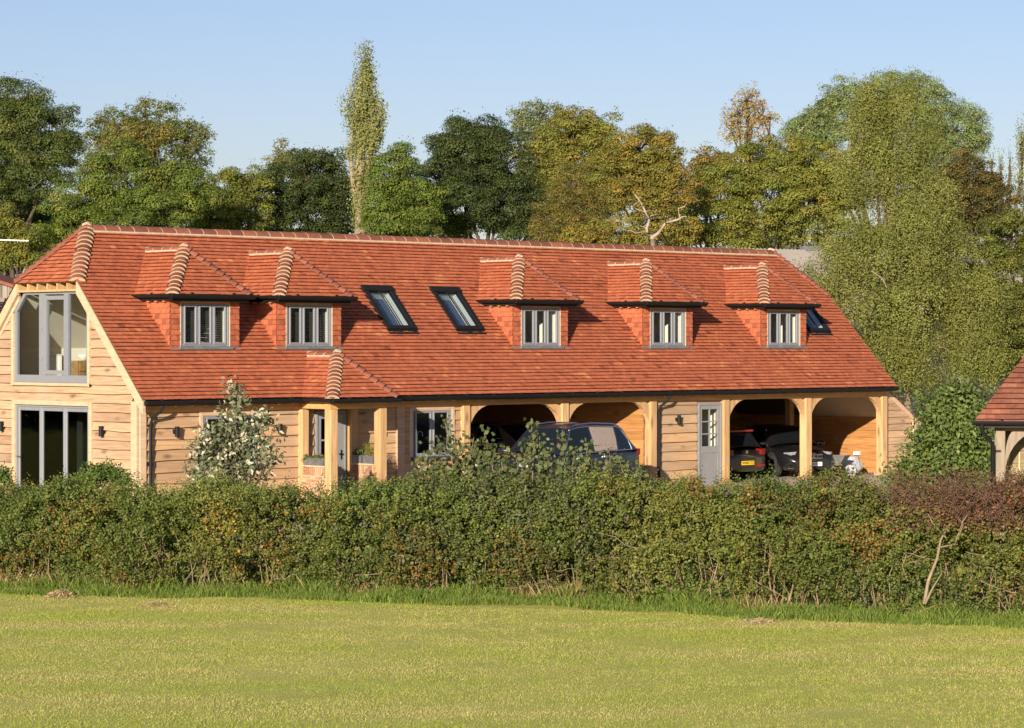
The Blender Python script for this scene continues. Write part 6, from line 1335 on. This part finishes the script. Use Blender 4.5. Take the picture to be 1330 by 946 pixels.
# grasses -----------------------------------------------------------------------
def blades(P, h, wd, lean, rng):
    n = len(P); a = rng.uniform(0, 2 * np.pi, n); d = np.stack([np.cos(a), np.sin(a), np.zeros(n)], 1); l = unit(rng.normal(size=(n, 3)) * np.array([1, 1, 0])) * (lean * rng.random(n) * h)[:, None]
    V = np.empty((n, 4, 3)); V[:, 0] = P - d * wd[:, None] * .5; V[:, 1] = P + d * wd[:, None] * .5; mid = P + l * .56 + UP * (h * .6)[:, None]; V[:, 2] = P + l + UP * h[:, None] * .95; V[:, 3] = mid - d * wd[:, None] * .45
    return V.reshape(-1, 3)
def gzv(P): P[:, 2] += np.array([0.02 * mnoise.noise((x * .35, y * .35, 0)) + 0.012 * mnoise.noise((x * 1.3, y * 1.3, 4)) for x, y in P[:, :2]]); return P
def build_grass():
    rng = np.random.default_rng(500); n = 640000
    dep = np.sqrt(rng.uniform(20.5 ** 2, 39 ** 2, n)); u = rng.uniform(-420, 1790, n); xy = CAM[:2] + dep[:, None] * FWD + RGT * ((u - 665) / FPX * dep)[:, None]
    s = (xy - HBA[1]) @ HN; keep = s > np.interp((xy - HBA[1]) @ HT, [0, 4, 8, 12, 20], [.7, .4, .55, .4, .6]) - .15; xy = xy[keep]; n = len(xy)
    P = gzv(np.concatenate([xy, np.zeros((n, 1))], 1)); Q = P.copy(); Q[:, :2] = np.stack([(P[:, :2] @ RGT) * .22, (P[:, :2] @ FWD) * 1.0], 1)
    f = nz3(Q, 1.1) + .6 * nz3(P, 3.1, 2.0) + .22 * np.sin(P[:, :2] @ FWD * 2.6 + 2.0 * nz3(P, .12, 8.0)); mixs = np.clip(.47 + f * .95, 0, 1); r = rng.random(n) < mixs
    col = np.where(r[:, None], pick([(.52, .465, .20), (.58, .505, .235), (.49, .445, .17)], [.4, .3, .3], n, rng), pick([(.37, .42, .085), (.425, .45, .10), (.33, .39, .076)], [.4, .35, .25], n, rng))
    h = rng.uniform(.009, .022, n) * (1 + .5 * np.clip(nz3(P, .9, 5.0), 0, 1)); np_mesh("field_grass", blades(P, h, rng.uniform(.004, .008, n), 1.2, rng), 4, "grass_blade", None, col)["kind"] = "stuff"
    # lush uncut strip at the foot of the hedge
    n = 80000; s = rng.uniform(0, HLEN, n); b = hbase(s); wv = .72 + .18 * np.sin(s * 1.1) + .12 * np.sin(s * 2.9 + 1) + .16 * np.clip((s - 14) / 8, 0, 1); off = rng.uniform(-.15, 1, n) * (wv + .22 * nz3(np.stack([b[:, 0], b[:, 1], s * 0], 1), 1.9, 41.0)) + rng.normal(size=n) * .05
    P = np.concatenate([b + HN * off[:, None], np.zeros((n, 1))], 1); P = gzv(P); tuft = nz3(P, 1.5, 11.0); edge = np.clip(1 - off / wv, .12, 1)
    h = rng.uniform(.08, .24, n) * (.4 + 1.0 * np.clip(tuft + .45, 0, 1)) * (.5 + .6 * edge); col = pick([(.17, .245, .052), (.21, .285, .062), (.13, .20, .042), (.29, .31, .095)], W4, n, rng)
    np_mesh("verge_grass", blades(P, h, rng.uniform(.008, .016, n), .9, rng), 4, "grass_blade", None, col)["kind"] = "stuff"
    # dry straw among the hedge stems
    n = 22000; s = rng.uniform(0, HLEN, n); b = hbase(s); P = np.concatenate([b + HN * rng.uniform(-.25, .30, n)[:, None], np.zeros((n, 1))], 1); P = gzv(P); u, _ = px_of(P); dn = nz3(P, .8, 21.0); keep = rng.random(n) < np.clip(-.12 + dn * 1.7, 0, .7); P = P[keep]; n = len(P)
    h = rng.uniform(.10, .36, n); np_mesh("dry_grass", blades(P, h, rng.uniform(.003, .005, n), .7, rng), 4, "dry_blade", None, pick([(.34, .25, .12), (.27, .19, .09), (.42, .32, .17), (.19, .13, .065)], W4, n, rng))["kind"] = "stuff"
build_grass()
for i, (u, v, r, lab) in enumerate(((80, 776, .20, "taller brown heap of dried cuttings on the verge at the left"), (203, 787, .20, "low flat patch of dried cuttings left of centre"), (985, 808, .22, "flat brown patch of dried cuttings on the verge at right of centre"))):
    D = CAMZ * FPX / (v - HOR); p = at(u, v, D); rng = np.random.default_rng(600 + i); n = 700; q = rng.normal(size=(n, 2)) * r * .55; zz = np.exp(-(q ** 2).sum(1) / r ** 2) * (.11 if i == 0 else .035) * rng.random(n)
    P = np.concatenate([p[:2] + q, zz[:, None]], 1); P = gzv(P); V = leafquads(P, UP + rng.normal(size=(n, 3)) * .7, rng.uniform(.04, .10, n), .16, rng); props(np_mesh("cutting_heap", V, 4, "dry_blade", None, pick([(.36, .28, .16), (.30, .23, .12), (.42, .33, .19)], [.4, .3, .3], n, rng)), lab, "heap", "heaps of dried cuttings")

# woodland on the unseen sides (seen only as reflections in the glass) --------------
def woodland(name, c0, c1, h, n, seed):
    rng = np.random.default_rng(seed); c0, c1 = np.array(c0, float), np.array(c1, float); t = rng.random(n); P = np.concatenate([c0 + (c1 - c0) * t[:, None] + rng.normal(size=(n, 2)) * 2.0, np.zeros((n, 1))], 1); hh = h * (.75 + .3 * np.sin(t * 23) * np.sin(t * 57 + 1)); P[:, 2] = rng.uniform(0, 1, n) ** .8 * hh
    o = np_mesh(name, leafquads(P, rng.normal(size=(n, 3)), rng.uniform(.9, 1.9, n), .8, rng), 4, "leaf", None, pick([(.05, .06, .02), (.07, .08, .022), (.04, .045, .018), (.09, .085, .03)], W4, n, rng)); o["kind"] = "stuff"
woodland("west_woodland", (-60, 30), (-18, 78), 13, 4200, 701)
woodland("south_woodland", (60, -110), (150, -60), 12, 4800, 702)
